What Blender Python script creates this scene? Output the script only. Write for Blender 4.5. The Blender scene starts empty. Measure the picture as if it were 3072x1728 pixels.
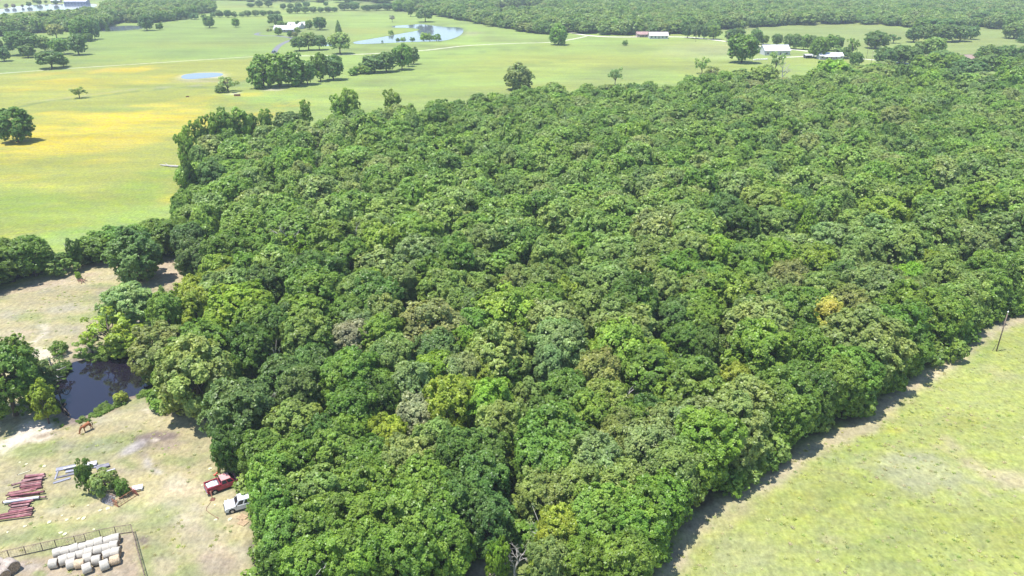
import bpy, bmesh, math, random
import numpy as np
from mathutils import Vector, Matrix

# ------------------------------------------------------------------ camera
SC = bpy.context.scene
COL = SC.collection
F, W0, H0 = 2250.0, 3072.0, 1728.0
PITCH = math.radians(24.0)
CAMH = 72.0
cam_d = bpy.data.cameras.new('camera')
cam_d.sensor_width = 36.0
cam_d.lens = 36.0 * F / W0
cam_d.clip_start = 0.5
cam_d.clip_end = 12000
cam = bpy.data.objects.new('camera', cam_d)
COL.objects.link(cam)
cam.location = (0, 0, CAMH)
cam.rotation_euler = (math.radians(90) - PITCH, 0, 0)
SC.camera = cam

# ------------------------------------------------------------------ light
SUN_EL, SUN_AZ = math.radians(75), math.radians(-108)   # azimuth from +Y, clockwise
world = bpy.data.worlds.new('World')
SC.world = world
world.use_nodes = True
wn = world.node_tree
sky = wn.nodes.new('ShaderNodeTexSky')
sky.sky_type = 'NISHITA'
sky.sun_disc = False
sky.sun_elevation = SUN_EL
sky.sun_rotation = SUN_AZ
sky.air_density = 1.0
sky.dust_density = 0.3
sky.ozone_density = 2.5
bg = wn.nodes['Background']
wn.links.new(sky.outputs[0], bg.inputs[0])
bg.inputs[1].default_value = 0.15
sd = bpy.data.lights.new('sun', 'SUN')
sd.energy = 4.6
sd.angle = math.radians(0.5)
sd.color = (1.0, 0.965, 0.9)
sun = bpy.data.objects.new('sun', sd)
COL.objects.link(sun)
sdir = Vector((math.sin(SUN_AZ) * math.cos(SUN_EL), math.cos(SUN_AZ) * math.cos(SUN_EL), math.sin(SUN_EL)))
sun.rotation_euler = sdir.to_track_quat('Z', 'Y').to_euler()
sun.location = (0, 0, 200)
SC.view_settings.view_transform = 'Standard'
SC.view_settings.look = 'None'
SC.view_settings.exposure = 0.8
SC.view_settings.gamma = 1.0
SC.cycles.max_bounces = 6
SC.cycles.diffuse_bounces = 3
SC.cycles.glossy_bounces = 2
SC.cycles.transmission_bounces = 3
SC.cycles.transparent_max_bounces = 4
SC.cycles.volume_bounces = 0

# ------------------------------------------------------------------ projection helpers (photo pixel -> place on the ground)
cp, sp = math.cos(PITCH), math.sin(PITCH)
def at(px, py, z=0.0):
    u = (px - W0 / 2) / F
    v = (py - H0 / 2) / F
    den = sp + v * cp
    t = (CAMH - z) / max(den, 1e-4)
    return (t * u, t * (cp - v * sp))
def proj(x, y, z=0.0):
    d = y * cp + (CAMH - z) * sp
    return (W0 / 2 + F * x / d, H0 / 2 + F * ((CAMH - z) * cp - y * sp) / d)
def ppm(x, y, z=0.0):
    return F / (y * cp + (CAMH - z) * sp)
def polyw(pts):
    return [at(a, b) for a, b in pts]

def inside(P, X, Y):
    X = np.asarray(X, float); Y = np.asarray(Y, float)
    r = np.zeros(X.shape, bool)
    n = len(P)
    for i in range(n):
        x1, y1 = P[i]; x2, y2 = P[(i + 1) % n]
        if y1 == y2: continue
        c = ((y1 > Y) != (y2 > Y)) & (X < (x2 - x1) * (Y - y1) / (y2 - y1) + x1)
        r ^= c
    return r
def segdist(P, X, Y, closed=True):
    d = np.full(np.shape(X), 1e9)
    n = len(P)
    for i in range(n if closed else n - 1):
        x1, y1 = P[i]; x2, y2 = P[(i + 1) % n]
        vx, vy = x2 - x1, y2 - y1
        L = vx * vx + vy * vy + 1e-9
        t = np.clip(((X - x1) * vx + (Y - y1) * vy) / L, 0, 1)
        d = np.minimum(d, np.hypot(X - x1 - t * vx, Y - y1 - t * vy))
    return d
def sdist(P, X, Y):
    d = segdist(P, X, Y)
    return np.where(inside(P, X, Y), d, -d)
def sstep(a, b, x):
    t = np.clip((x - a) / (b - a), 0, 1)
    return t * t * (3 - 2 * t)
def fbm(X, Y, scale, seed, octs=3):
    rs = np.random.RandomState(seed)
    out = np.zeros(np.shape(X)); amp = 1.0; tot = 0
    for o in range(octs):
        G = rs.rand(64, 64)
        x = X / scale * 2 ** o + 13.7 * o + 1000; y = Y / scale * 2 ** o + 7.3 * o + 1000
        xi = np.floor(x).astype(int); yi = np.floor(y).astype(int)
        fx = x - xi; fy = y - yi
        fx = fx * fx * (3 - 2 * fx); fy = fy * fy * (3 - 2 * fy)
        a = G[yi % 64, xi % 64]; b = G[yi % 64, (xi + 1) % 64]
        c = G[(yi + 1) % 64, xi % 64]; d = G[(yi + 1) % 64, (xi + 1) % 64]
        out += amp * ((a * (1 - fx) + b * fx) * (1 - fy) + (c * (1 - fx) + d * fx) * fy)
        tot += amp; amp *= 0.55
    return out / tot

# ------------------------------------------------------------------ materials
MATS = {}
def mat(name, col, rough=0.8, metal=0.0, spec=0.3, vary=0.15, scale=4.0, bump=0.0, coat=0.0):
    if name in MATS: return MATS[name]
    m = bpy.data.materials.new(name); m.use_nodes = True
    nt = m.node_tree; b = nt.nodes['Principled BSDF']
    tc = nt.nodes.new('ShaderNodeTexCoord')
    no = nt.nodes.new('ShaderNodeTexNoise'); no.inputs['Scale'].default_value = scale; no.inputs['Detail'].default_value = 5
    nt.links.new(tc.outputs['Object'], no.inputs['Vector'])
    mr = nt.nodes.new('ShaderNodeMapRange'); mr.inputs[1].default_value = 0.3; mr.inputs[2].default_value = 0.7
    mr.inputs[3].default_value = 1 - vary * 1.5; mr.inputs[4].default_value = 1 + vary
    nt.links.new(no.outputs[0], mr.inputs[0])
    mx = nt.nodes.new('ShaderNodeVectorMath'); mx.operation = 'SCALE'
    mx.inputs[0].default_value = col[:3]
    nt.links.new(mr.outputs[0], mx.inputs['Scale'])
    nt.links.new(mx.outputs[0], b.inputs['Base Color'])
    b.inputs['Roughness'].default_value = rough
    b.inputs['Metallic'].default_value = metal
    b.inputs['Specular IOR Level'].default_value = spec
    b.inputs['Coat Weight'].default_value = coat
    if bump:
        bp = nt.nodes.new('ShaderNodeBump'); bp.inputs['Strength'].default_value = bump; bp.inputs['Distance'].default_value = 0.05
        nt.links.new(no.outputs[0], bp.inputs['Height']); nt.links.new(bp.outputs[0], b.inputs['Normal'])
    MATS[name] = m
    return m

def leaf_material(name, ramp=None):
    m = bpy.data.materials.new(name); m.use_nodes = True
    nt = m.node_tree; N = nt.nodes; Lk = nt.links
    b = N['Principled BSDF']; out = N['Material Output']
    oi = N.new('ShaderNodeObjectInfo')
    at_ = N.new('ShaderNodeAttribute'); at_.attribute_name = 'lv'
    if ramp:
        cr = N.new('ShaderNodeValToRGB'); cr.color_ramp.interpolation = 'LINEAR'
        el = cr.color_ramp.elements
        while len(el) > 1: el.remove(el[-1])
        for i, c in enumerate(ramp):
            e = el[0] if i == 0 else el.new(i / (len(ramp) - 1))
            e.position = i / (len(ramp) - 1); e.color = (*c, 1)
        Lk.new(oi.outputs['Random'], cr.inputs[0]); src = cr.outputs[0]
    else:
        src = oi.outputs['Color']
    mr = N.new('ShaderNodeMapRange'); mr.inputs[3].default_value = 0.66; mr.inputs[4].default_value = 1.38
    Lk.new(at_.outputs['Fac'], mr.inputs[0])
    sc = N.new('ShaderNodeVectorMath'); sc.operation = 'SCALE'
    Lk.new(src, sc.inputs[0]); Lk.new(mr.outputs[0], sc.inputs['Scale'])
    hs = N.new('ShaderNodeHueSaturation'); hs.inputs['Saturation'].default_value = 1.0
    mr2 = N.new('ShaderNodeMapRange'); mr2.inputs[3].default_value = 0.515; mr2.inputs[4].default_value = 0.485
    Lk.new(at_.outputs['Fac'], mr2.inputs[0]); Lk.new(mr2.outputs[0], hs.inputs['Hue'])
    geo = N.new('ShaderNodeNewGeometry'); nz = N.new('ShaderNodeTexNoise'); nz.inputs['Scale'].default_value = .32; nz.inputs['Detail'].default_value = 3
    Lk.new(geo.outputs['Position'], nz.inputs['Vector'])
    m3 = N.new('ShaderNodeMapRange'); m3.inputs[1].default_value = .35; m3.inputs[2].default_value = .65; m3.inputs[3].default_value = .84; m3.inputs[4].default_value = 1.17
    Lk.new(nz.outputs[0], m3.inputs[0])
    wv = N.new('ShaderNodeCombineXYZ'); m4 = N.new('ShaderNodeMapRange'); m4.inputs[1].default_value = .35; m4.inputs[2].default_value = .65; m4.inputs[3].default_value = .93; m4.inputs[4].default_value = 1.07
    nz2 = N.new('ShaderNodeTexNoise'); nz2.inputs['Scale'].default_value = .19; nz2.inputs['Detail'].default_value = 2; Lk.new(geo.outputs['Position'], nz2.inputs['Vector']); Lk.new(nz2.outputs[0], m4.inputs[0])
    Lk.new(m4.outputs[0], wv.inputs[0]); wv.inputs[1].default_value = 1.0; wv.inputs[2].default_value = 1.0
    sc2 = N.new('ShaderNodeVectorMath'); sc2.operation = 'SCALE'; Lk.new(sc.outputs[0], sc2.inputs[0]); Lk.new(m3.outputs[0], sc2.inputs['Scale'])
    sc3 = N.new('ShaderNodeVectorMath'); sc3.operation = 'MULTIPLY'; Lk.new(sc2.outputs[0], sc3.inputs[0]); Lk.new(wv.outputs[0], sc3.inputs[1])
    Lk.new(sc3.outputs[0], hs.inputs['Color'])
    Lk.new(hs.outputs[0], b.inputs['Base Color'])
    b.inputs['Roughness'].default_value = 0.42
    b.inputs['Specular IOR Level'].default_value = 0.38
    tr = N.new('ShaderNodeBsdfTranslucent')
    tm = N.new('ShaderNodeVectorMath'); tm.operation = 'MULTIPLY'; tm.inputs[1].default_value = (1.25, 1.3, 0.5)
    Lk.new(hs.outputs[0], tm.inputs[0]); Lk.new(tm.outputs[0], tr.inputs['Color'])
    ms = N.new('ShaderNodeMixShader'); ms.inputs[0].default_value = 0.38
    Lk.new(b.outputs[0], ms.inputs[1]); Lk.new(tr.outputs[0], ms.inputs[2])
    Lk.new(ms.outputs[0], out.inputs['Surface'])
    return m

TONE = {
 'g': (.165, .278, .042), 'd': (.112, .205, .036), 'b': (.138, .232, .062), 'o': (.225, .315, .078),
 'l': (.225, .350, .046), 'y': (.278, .362, .044), 'Y': (.480, .490, .105), 't': (.242, .290, .092),
 's': (.240, .328, .104), 'L': (.230, .370, .040), 'w': (.36, .40, .23), 'k': (.24, .23, .20)}
WORD = {'g': 'mid green', 'd': 'dark green', 'b': 'bluish green', 'o': 'olive green', 'l': 'light green',
 'y': 'yellow green', 'Y': 'pale yellow', 't': 'brownish tan', 's': 'silvery green', 'L': 'bright lime green',
 'w': 'whitish grey', 'k': 'bare grey'}
TONE = {k: (v[0] * 1.01, v[1] * 1.0, v[2] * .90) for k, v in TONE.items()}
LEAF = leaf_material('foliage')
def k_(c, f): return tuple(v * f for v in c)
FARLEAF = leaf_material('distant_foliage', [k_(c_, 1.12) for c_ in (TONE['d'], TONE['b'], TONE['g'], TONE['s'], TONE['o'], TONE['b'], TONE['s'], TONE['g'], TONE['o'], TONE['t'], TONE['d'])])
MIDLEAF = leaf_material('canopy_foliage', [k_(c_, 1.12) for c_ in (TONE['d'], TONE['g'], TONE['o'], k_(TONE['g'], 1.15), TONE['s'], TONE['g'], TONE['o'], TONE['b'], TONE['l'], TONE['s'], TONE['t'])])
BRUSHLEAF = leaf_material('undergrowth_foliage', [TONE['d'], TONE['g'], TONE['g'], TONE['o'], TONE['d']])
BARK = mat('bark', (.13, .10, .08), .9, vary=.3, scale=3)
DEADBARK = mat('dead_bark', (.42, .39, .36), .9, vary=.2, scale=3)

# ------------------------------------------------------------------ object helpers
def link(o, parent=None):
    COL.objects.link(o)
    if parent is not None: o.parent = parent
    return o
def meshobj(name, me, parent=None):
    return link(bpy.data.objects.new(name, me), parent)
def empty(name, loc=(0, 0, 0), rz=0.0):
    o = bpy.data.objects.new(name, None); COL.objects.link(o)
    o.empty_display_size = 0.3
    o.location = loc; o.rotation_euler = (0, 0, rz)
    return o
def tag(o, label=None, cat=None, group=None, kind=None):
    if label: o['label'] = label
    if cat: o['category'] = cat
    if group: o['group'] = group
    if kind: o['kind'] = kind
    return o

class MB:
    def __init__(s): s.v = []; s.f = []
    def add(s, vs, fs):
        n = len(s.v); s.v += [tuple(v) for v in vs]; s.f += [tuple(i + n for i in f) for f in fs]; return s
    def frustum(s, x0, x1, y0, y1, z0, X0, X1, Y0, Y1, z1):
        return s.add([(x0, y0, z0), (x1, y0, z0), (x1, y1, z0), (x0, y1, z0), (X0, Y0, z1), (X1, Y0, z1), (X1, Y1, z1), (X0, Y1, z1)],
              [(0, 3, 2, 1), (4, 5, 6, 7), (0, 1, 5, 4), (1, 2, 6, 5), (2, 3, 7, 6), (3, 0, 4, 7)])
    def box(s, x0, x1, y0, y1, z0, z1):
        return s.frustum(x0, x1, y0, y1, z0, x0, x1, y0, y1, z1)
    def bar(s, a, b, w, h):
        a = Vector(a); b = Vector(b); d = (b - a).normalized()
        up = Vector((0, 0, 1)) if abs(d.z) < .95 else Vector((1, 0, 0))
        r = d.cross(up).normalized() * w / 2; u = r.cross(d).normalized() * h / 2
        vs = [a - r - u, a + r - u, a + r + u, a - r + u, b - r - u, b + r - u, b + r + u, b - r + u]
        return s.add(vs, [(0, 1, 2, 3), (4, 7, 6, 5), (0, 4, 5, 1), (1, 5, 6, 2), (2, 6, 7, 3), (3, 7, 4, 0)])
    def tube(s, pts, rad, n=8, cap=True):
        pts = [Vector(p) for p in pts]
        if not hasattr(rad, '__len__'): rad = [rad] * len(pts)
        rings = []; ref = None
        for i, p in enumerate(pts):
            d = (pts[min(i + 1, len(pts) - 1)] - pts[max(i - 1, 0)]).normalized()
            if ref is None: ref = Vector((0, 0, 1)) if abs(d.z) < .9 else Vector((1, 0, 0))
            a = d.cross(ref).normalized(); b = d.cross(a).normalized()
            rings.append([p + (a * math.cos(2 * math.pi * k / n) + b * math.sin(2 * math.pi * k / n)) * rad[i] for k in range(n)])
        vs = [q for r in rings for q in r]; fs = []
        for i in range(len(pts) - 1):
            for k in range(n):
                k2 = (k + 1) % n
                fs.append((i * n + k, i * n + k2, (i + 1) * n + k2, (i + 1) * n + k))
        if cap:
            fs.append(tuple(range(n - 1, -1, -1))); m = (len(pts) - 1) * n; fs.append(tuple(range(m, m + n)))
        return s.add(vs, fs)
    def prism(s, prof, y0, y1, Y0=None, Y1=None):     # profile in x,z extruded along y
        n = len(prof)
        vs = [(x, y0, z) for x, z in prof] + [(x, y1, z) for x, z in prof]
        fs = [tuple(range(n)), tuple(range(2 * n - 1, n - 1, -1))] + [(i, i + n, (i + 1) % n + n, (i + 1) % n) for i in range(n)]
        return s.add(vs, fs)
    def build(s, name, m, parent=None, smooth=False, bevel=0.0, bseg=2):
        me = bpy.data.meshes.new(name)
        me.from_pydata(s.v, [], s.f)
        bm = bmesh.new(); bm.from_mesh(me); bmesh.ops.recalc_face_normals(bm, faces=bm.faces[:]); bm.to_mesh(me); bm.free()
        me.materials.append(m)
        if smooth:
            me.polygons.foreach_set('use_smooth', [True] * len(me.polygons))
        o = meshobj(name, me, parent)
        if bevel:
            md = o.modifiers.new('bevel', 'BEVEL'); md.width = bevel; md.segments = bseg; md.limit_method = 'ANGLE'
        return o

def np_mesh(name, V, Q, m, lv=None, smooth=False):
    me = bpy.data.meshes.new(name)
    me.vertices.add(len(V)); me.vertices.foreach_set('co', V.astype(np.float32).ravel())
    k = Q.shape[1]
    me.loops.add(Q.size); me.loops.foreach_set('vertex_index', Q.astype(np.int32).ravel())
    me.polygons.add(len(Q)); me.polygons.foreach_set('loop_start', np.arange(0, Q.size, k, dtype=np.int32))
    try: me.polygons.foreach_set('loop_total', np.full(len(Q), k, dtype=np.int32))
    except Exception: pass
    me.update(calc_edges=True)
    if lv is not None:
        a = me.attributes.new('lv', 'FLOAT', 'FACE'); a.data.foreach_set('value', lv.astype(np.float32))
    if smooth: me.polygons.foreach_set('use_smooth', np.ones(len(Q), bool))
    me.materials.append(m)
    return me

# ------------------------------------------------------------------ ground painting (all on one sheet)
FOREST = [(540, 575), (556, 535), (600, 490), (680, 462), (780, 462), (900, 425), (1060, 390), (1200, 380), (1300, 368), (1400, 352), (1500, 342), (1620, 318),
 (1850, 312), (2050, 300), (2150, 288), (2300, 285), (2380, 278), (2430, 255), (2520, 258), (2620, 262), (2700, 292), (2850, 310), (3000, 318), (3120, 318), (3500, 330), (3500, 860), (3072, 938), (2938, 998), (2828, 1085),
 (2680, 1172), (2585, 1258), (2430, 1322), (2322, 1405), (2167, 1490), (2070, 1560), (2010, 1665), (1950, 1745), (1930, 1860),
 (1600, 1860), (1590, 1700), (1545, 1655), (1500, 1690), (1470, 1650), (1430, 1680), (1400, 1760), (1370, 1860), (790, 1860), (748, 1669), (742, 1510), (735, 1470), (700, 1410), (665, 1374), (668, 1320), (650, 1275),
 (600, 1255), (490, 1245), (448, 1200), (440, 1110), (500, 1050), (560, 985), (552, 945), (548, 915), (568, 895), (585, 848), (548, 800), (560, 765), (470, 770), (430, 760), (420, 745), (470, 735), (535, 690)]
FORESTW = polyw(FOREST)
BAND = polyw([(-300, 930), (0, 856), (160, 815), (300, 785), (350, 772), (430, 762), (470, 765), (545, 700), (500, 690), (430, 722), (330, 735), (250, 765), (160, 790), (40, 800), (-300, 850)])
POND = [(214, 1083), (241, 1076), (310, 1074), (362, 1062), (431, 1059), (530, 1050), (560, 1110), (500, 1160), (440, 1180), (379, 1194), (319, 1226), (279, 1240), (223, 1262), (196, 1250), (150, 1215), (140, 1160), (185, 1115)]
POND = [at(*p) for p in POND]
LAKE = [(1054, 127), (1095, 120), (1155, 110), (1215, 99), (1262, 91), (1250, 85), (1210, 83), (1175, 83), (1175, 78), (1225, 75), (1262, 72), (1298, 77), (1342, 81), (1386, 82), (1392, 93), (1382, 106), (1354, 118), (1318, 124), (1223, 126), (1143, 130), (1070, 133)]
POOL = [(543, 228), (560, 222), (600, 219), (650, 218), (674, 222), (660, 229), (620, 234), (570, 238), (545, 236)]
FARLAKE = [(-200, 40), (0, 30), (52, 18), (120, 14), (206, 12), (294, 11), (286, 22), (254, 27), (160, 30), (80, 34), (0, 42), (-200, 52)]
BACKPOND = [(306, 85), (342, 79), (400, 77), (430, 79), (428, 87), (382, 91), (330, 94), (303, 94)]
SMALLW = [(955, 133), (975, 128), (1015, 127), (1018, 133), (990, 138), (958, 139)]

# graded grid
ys = [34.0]
while ys[-1] < 4200: ys.append(ys[-1] + max(0.42, ys[-1] ** 2 / 27000.0))
xs = [0.0]
while xs[-1] < 3200: xs.append(xs[-1] + max(0.6, xs[-1] * 0.0105))
xs = [-v for v in xs[:0:-1]] + xs
xs = np.array(xs); ys = np.array([-60, -20, 10] + ys)
GX, GY = np.meshgrid(xs, ys)
D = GY * cp + CAMH * sp
Dc = np.maximum(D, 20)
PX = W0 / 2 + F * GX / Dc
PY = H0 / 2 + F * (CAMH * cp - GY * sp) / Dc

C = {
 'far': (.215, .285, .075), 'farlight': (.285, .335, .115), 'near': (.40, .435, .135), 'lush': (.25, .37, .075), 'dry': (.50, .435, .245),
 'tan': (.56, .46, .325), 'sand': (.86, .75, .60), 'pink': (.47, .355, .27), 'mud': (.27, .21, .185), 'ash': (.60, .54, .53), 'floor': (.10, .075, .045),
 'yel': (.66, .52, .07), 'ora': (.62, .47, .10), 'green': (.24, .32, .10), 'dark': (.20, .26, .10), 'grey': (.43, .40, .32), 'rust': (.36, .25, .14), 'yg': (.385, .395, .095)}
col = np.zeros(GX.shape + (3,)); col[:] = C['far']
n1 = fbm(GX, GY, 60, 1, 4); n2 = fbm(GX, GY, 9, 2, 3); n3 = fbm(GX * 0.35, GY, 14, 3, 3); n4 = fbm(GX, GY, 2.2, 5, 3)
for _k in C: C[_k] = tuple(v * .63 for v in C[_k])
def blend(name, w):
    w = np.clip(w, 0, 1)[..., None]
    col[:] = col * (1 - w) + np.array(C[name]) * w
blend('farlight', sstep(.4, .7, n1) * .8)
blend('dark', sstep(.5, .8, fbm(GX * .22, GY, 18, 7, 4)) * .45)
blend('yg', sstep(.5, .75, fbm(GX * .3, GY, 40, 8, 3)) * .5)
def region(pts, name, soft=2.0, amp=1.0, w=1.0, wn_=None):
    P = polyw(pts)
    s = sdist(P, GX, GY) + ((n2 if wn_ is None else wn_) - .5) * soft * 2 * amp
    blend(name, sstep(-soft, soft, s) * w)
def blob(px, py, rx, ry, name, w=1.0, ang=0.0, noise=.7, nz=None):
    a = math.radians(ang); dx = PX - px; dy = PY - py
    u = (dx * math.cos(a) + dy * math.sin(a)) / rx; v = (-dx * math.sin(a) + dy * math.cos(a)) / ry
    r = np.sqrt(u * u + v * v)
    f = sstep(1.25, .35, r + ((n4 if nz is None else nz) - .5) * noise * 1.6)
    blend(name, f * w)
def streak(pts, wd, name, w=1.0, soft=1.0):
    P = polyw(pts)
    s = wd - segdist(P, GX, GY, False) + (n4 - .5) * soft
    blend(name, sstep(-soft * .6, soft * .6, s) * w)
# flowered left field
region([(-600, 240), (0, 222), (400, 195), (775, 172), (800, 230), (640, 262), (700, 300), (860, 335), (800, 420), (560, 460), (540, 600), (-600, 900)], 'yg', 6, 1.2, .85)
for b in [(330, 210, 60, 7, 'ora', .7), (410, 208, 50, 9, 'yel', .8), (230, 235, 90, 12, 'yel', .5), (120, 225, 60, 8, 'ora', .45), (480, 240, 90, 14, 'yel', .35), (60, 280, 60, 10, 'yel', .5),
          (380, 385, 420, 60, 'yel', .38), (420, 370, 330, 34, 'yel', .4), (300, 430, 260, 30, 'yel', .4), (250, 250, 300, 26, 'yel', .3), (100, 380, 160, 30, 'yel', .35), (380, 365, 190, 26, 'yel', .75), (250, 395, 170, 24, 'yel', .6), (470, 340, 140, 22, 'yel', .55), (120, 415, 120, 30, 'yel', .45), (180, 345, 90, 14, 'yel', .4), (560, 300, 120, 12, 'yel', .4),
          (750, 285, 50, 8, 'yel', .5), (80, 470, 200, 22, 'yel', .35), (380, 440, 120, 22, 'ora', .25), (60, 530, 150, 18, 'yel', .25), (300, 480, 100, 14, 'yel', .3), (520, 590, 50, 14, 'yel', .5), (110, 560, 60, 14, 'yel', .25), (800, 345, 60, 8, 'yel', .25)]:
    blob(*b, noise=1.5, nz=fbm(GX * .4, GY, 11, 11, 4), ang=-5)
for b in [(150, 640, 400, 60, 'lush', .45), (430, 560, 120, 30, 'lush', .6), (60, 600, 200, 40, 'lush', .35), (480, 520, 90, 20, 'lush', .5), (330, 330, 120, 10, 'green', .5), (700, 330, 90, 20, 'green', .6), (480, 260, 140, 9, 'green', .4), (120, 360, 100, 16, 'green', .3)]:
    blob(*b, nz=n2)
streak([(-40, 345), (99, 312), (150, 303), (254, 294), (330, 284), (397, 275), (500, 266), (636, 260), (760, 254)], 1.8, 'dark', .75, 2.5)
streak([(99, 305), (254, 287), (397, 268), (636, 253)], 1.2, 'grey', .4, 2)
streak([(830, 295), (870, 318), (900, 345)], .8, 'dark', .6, 1.2)
blob(602, 242, 75, 6, 'tan', .55); blob(602, 229, 78, 14, 'farlight', .6); blob(700, 283, 22, 3, 'sand', .7); blob(820, 268, 30, 3, 'sand', .6); blob(640, 232, 40, 4, 'sand', .5)
region([(-600, 215), (0, 205), (400, 180), (760, 165), (1000, 140), (1050, 60), (600, 60), (200, 100), (-600, 130)], 'green', 8, 1.2, .35)
blob(1250, 330, 500, 60, 'farlight', .35, -6, 1.2, n1); blob(1700, 190, 400, 40, 'yg', .4, -4, 1.2, n1); blob(2150, 150, 200, 28, 'tan', .22, 0, 1, n1)
streak([(1040, 260), (1200, 250), (1300, 222), (1500, 205), (1700, 180)], 3, 'green', .45, 3)
streak([(1260, 165), (1400, 160), (1560, 145), (1650, 140)], 2.5, 'dark', .5, 4)
streak([(1110, 135), (1250, 138), (1360, 132)], 3, 'green', .7, 3)
blob(1400, 100, 60, 8, 'tan', .3); blob(1120, 95, 120, 10, 'yg', .5)
region([(1483, 50), (1489, 26), (1604, 22), (1610, 40), (1560, 48), (1510, 54)], 'tan', 6, .5, .8)
region([(2155, 95), (2230, 84), (2410, 76), (2560, 72), (2710, 80), (2750, 120), (2600, 150), (2380, 120)], 'farlight', 8, 1, .7)
region([(2830, 135), (2900, 80), (3000, 90), (3200, 100), (3200, 190), (2900, 180)], 'farlight', 8, 1, .6)
# right mown field
RF = [(1930, 1900), (1955, 1745), (2015, 1668), (2075, 1565), (2170, 1494), (2330, 1408), (2436, 1326), (2590, 1262), (2685, 1176), (2833, 1089), (2943, 1002), (3072, 942), (3600, 850), (3600, 1900)]
region(RF, 'near', 1.5)
for b in [(2600, 1330, 160, 40, 'lush', .25, -25), (2950, 1050, 80, 60, 'lush', .35, -30), (2450, 1500, 180, 60, 'yg', .3, -25), (2800, 1420, 220, 60, 'grey', .45, 10), (2930, 1400, 130, 30, 'dry', .8, 30),
          (3000, 1430, 90, 26, 'dry', .8, 10), (2850, 1330, 50, 16, 'dry', .6, 40), (2960, 1480, 70, 14, 'dry', .7, 25), (2500, 1620, 70, 24, 'dry', .6, 0), (2700, 1290, 45, 14, 'ora', .25, 0), (2990, 1120, 60, 30, 'dry', .35, 20),
          (2250, 1650, 150, 60, 'grey', .25, -30), (2600, 1650, 260, 60, 'green', .3, 10), (2560, 1460, 90, 40, 'green', .3, -20), (3020, 1620, 120, 60, 'yg', .5, 0), (2200, 1560, 90, 30, 'dry', .4, -30), (2720, 1590, 120, 30, 'lush', .25, 20), (2900, 1250, 100, 30, 'yg', .5, -20)]:
    blob(*b, noise=1.3, nz=fbm(GX, GY, 5, 21, 4))
streak([(1950, 1800), (2010, 1700), (2075, 1590), (2180, 1508), (2330, 1422), (2440, 1340), (2595, 1274), (2690, 1186), (2838, 1098), (2945, 1012), (3072, 950)], 1.5, 'tan', .8, 2.6)
streak([(2520, 1310), (2580, 1290), (2640, 1240)], 1.6, 'dry', .7, 2)
# farm yard on the left
YARD = [(-500, 985), (0, 865), (160, 826), (300, 790), (350, 776), (420, 768), (450, 770), (560, 770), (600, 860), (560, 985), (540, 1150), (640, 1260), (760, 1500), (790, 1900), (-800, 1900)]
region(YARD, 'dry', 1.4, 1)
blend('green', sstep(.45, .75, fbm(GX, GY, 7, 31, 4)) * .55 * inside(polyw(YARD), GX, GY))
blend('grey', sstep(.55, .8, fbm(GX, GY, 5, 33, 4)) * .5 * inside(polyw(YARD), GX, GY))
for b in [(500, 820, 70, 45, 'pink', .7, 0), (500, 800, 50, 40, 'tan', .6, 0), (450, 930, 60, 60, 'tan', .6, 0), (520, 870, 50, 30, 'pink', .6, 0), (100, 860, 200, 12, 'pink', .6, -12), (250, 800, 110, 8, 'pink', .6, -8), (200, 850, 120, 10, 'tan', .5, -8),
          (290, 855, 50, 8, 'green', .5, 0), (120, 900, 150, 20, 'dry', .6, 0), (60, 1000, 90, 14, 'tan', .7, -8), (190, 925, 50, 12, 'grey', .5, -10), (25, 945, 40, 22, 'grey', .5, 0),
          (245, 1020, 50, 26, 'pink', .5, -30), (190, 1060, 60, 12, 'tan', .6, 0), (130, 1062, 34, 22, 'sand', .5, 20), (115, 1095, 22, 20, 'sand', .45, 0), (95, 1290, 60, 36, 'sand', 1.2, 15), (35, 1330, 70, 26, 'sand', 1.0, -32), (125, 1285, 36, 20, 'sand', 1, 0),
          (30, 1300, 40, 14, 'green', .4, -30), (180, 1305, 90, 12, 'tan', .5, -10), (300, 1225, 160, 7, 'rust', .7, -26), (420, 1180, 50, 8, 'rust', .7, -24), (250, 1255, 60, 9, 'mud', .7, -20), (430, 1220, 60, 20, 'dry', .6, -20), (440, 1228, 30, 14, 'sand', .35, 0),
          (300, 1330, 120, 20, 'green', .35, -14), (100, 1350, 100, 20, 'green', .3, 0), (500, 1308, 80, 20, 'mud', .95, -6), (450, 1330, 60, 16, 'mud', .6, -22), (400, 1345, 40, 14, 'ash', .75, -24), (465, 1320, 16, 6, 'sand', .6, 0), (520, 1335, 50, 20, 'pink', .7, -8),
          (570, 1300, 40, 24, 'dry', .6, 0), (440, 1385, 16, 26, 'ash', .6, -20), (470, 1415, 26, 12, 'ash', .7, 20), (430, 1360, 22, 24, 'mud', .5, 0), (380, 1395, 40, 16, 'green', .5, 0), (540, 1385, 60, 16, 'green', .45, 0),
          (550, 1500, 60, 60, 'tan', .45, 0), (600, 1620, 80, 70, 'tan', .55, 0), (520, 1450, 40, 30, 'sand', .25, 0), (560, 1560, 50, 30, 'sand', .28, 0), (650, 1690, 70, 40, 'pink', .5, 0), (480, 1700, 60, 30, 'tan', .6, 0), (690, 1560, 30, 20, 'pink', .5, 0),
          (190, 1500, 130, 26, 'green', .55, -6), (160, 1590, 180, 22, 'lush', .22, -12), (60, 1610, 120, 30, 'green', .5, -12), (420, 1530, 90, 16, 'green', .4, -10), (660, 1430, 60, 14, 'green', .35, 0), (640, 1560, 40, 40, 'green', .35, 0), (330, 1500, 70, 10, 'tan', .5, -16), (290, 1420, 60, 12, 'pink', .25, 0), (350, 1405, 30, 14, 'tan', .5, 0)]:
    blob(*b, noise=1.1, nz=fbm(GX, GY, 3.2, 41, 4))
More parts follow.
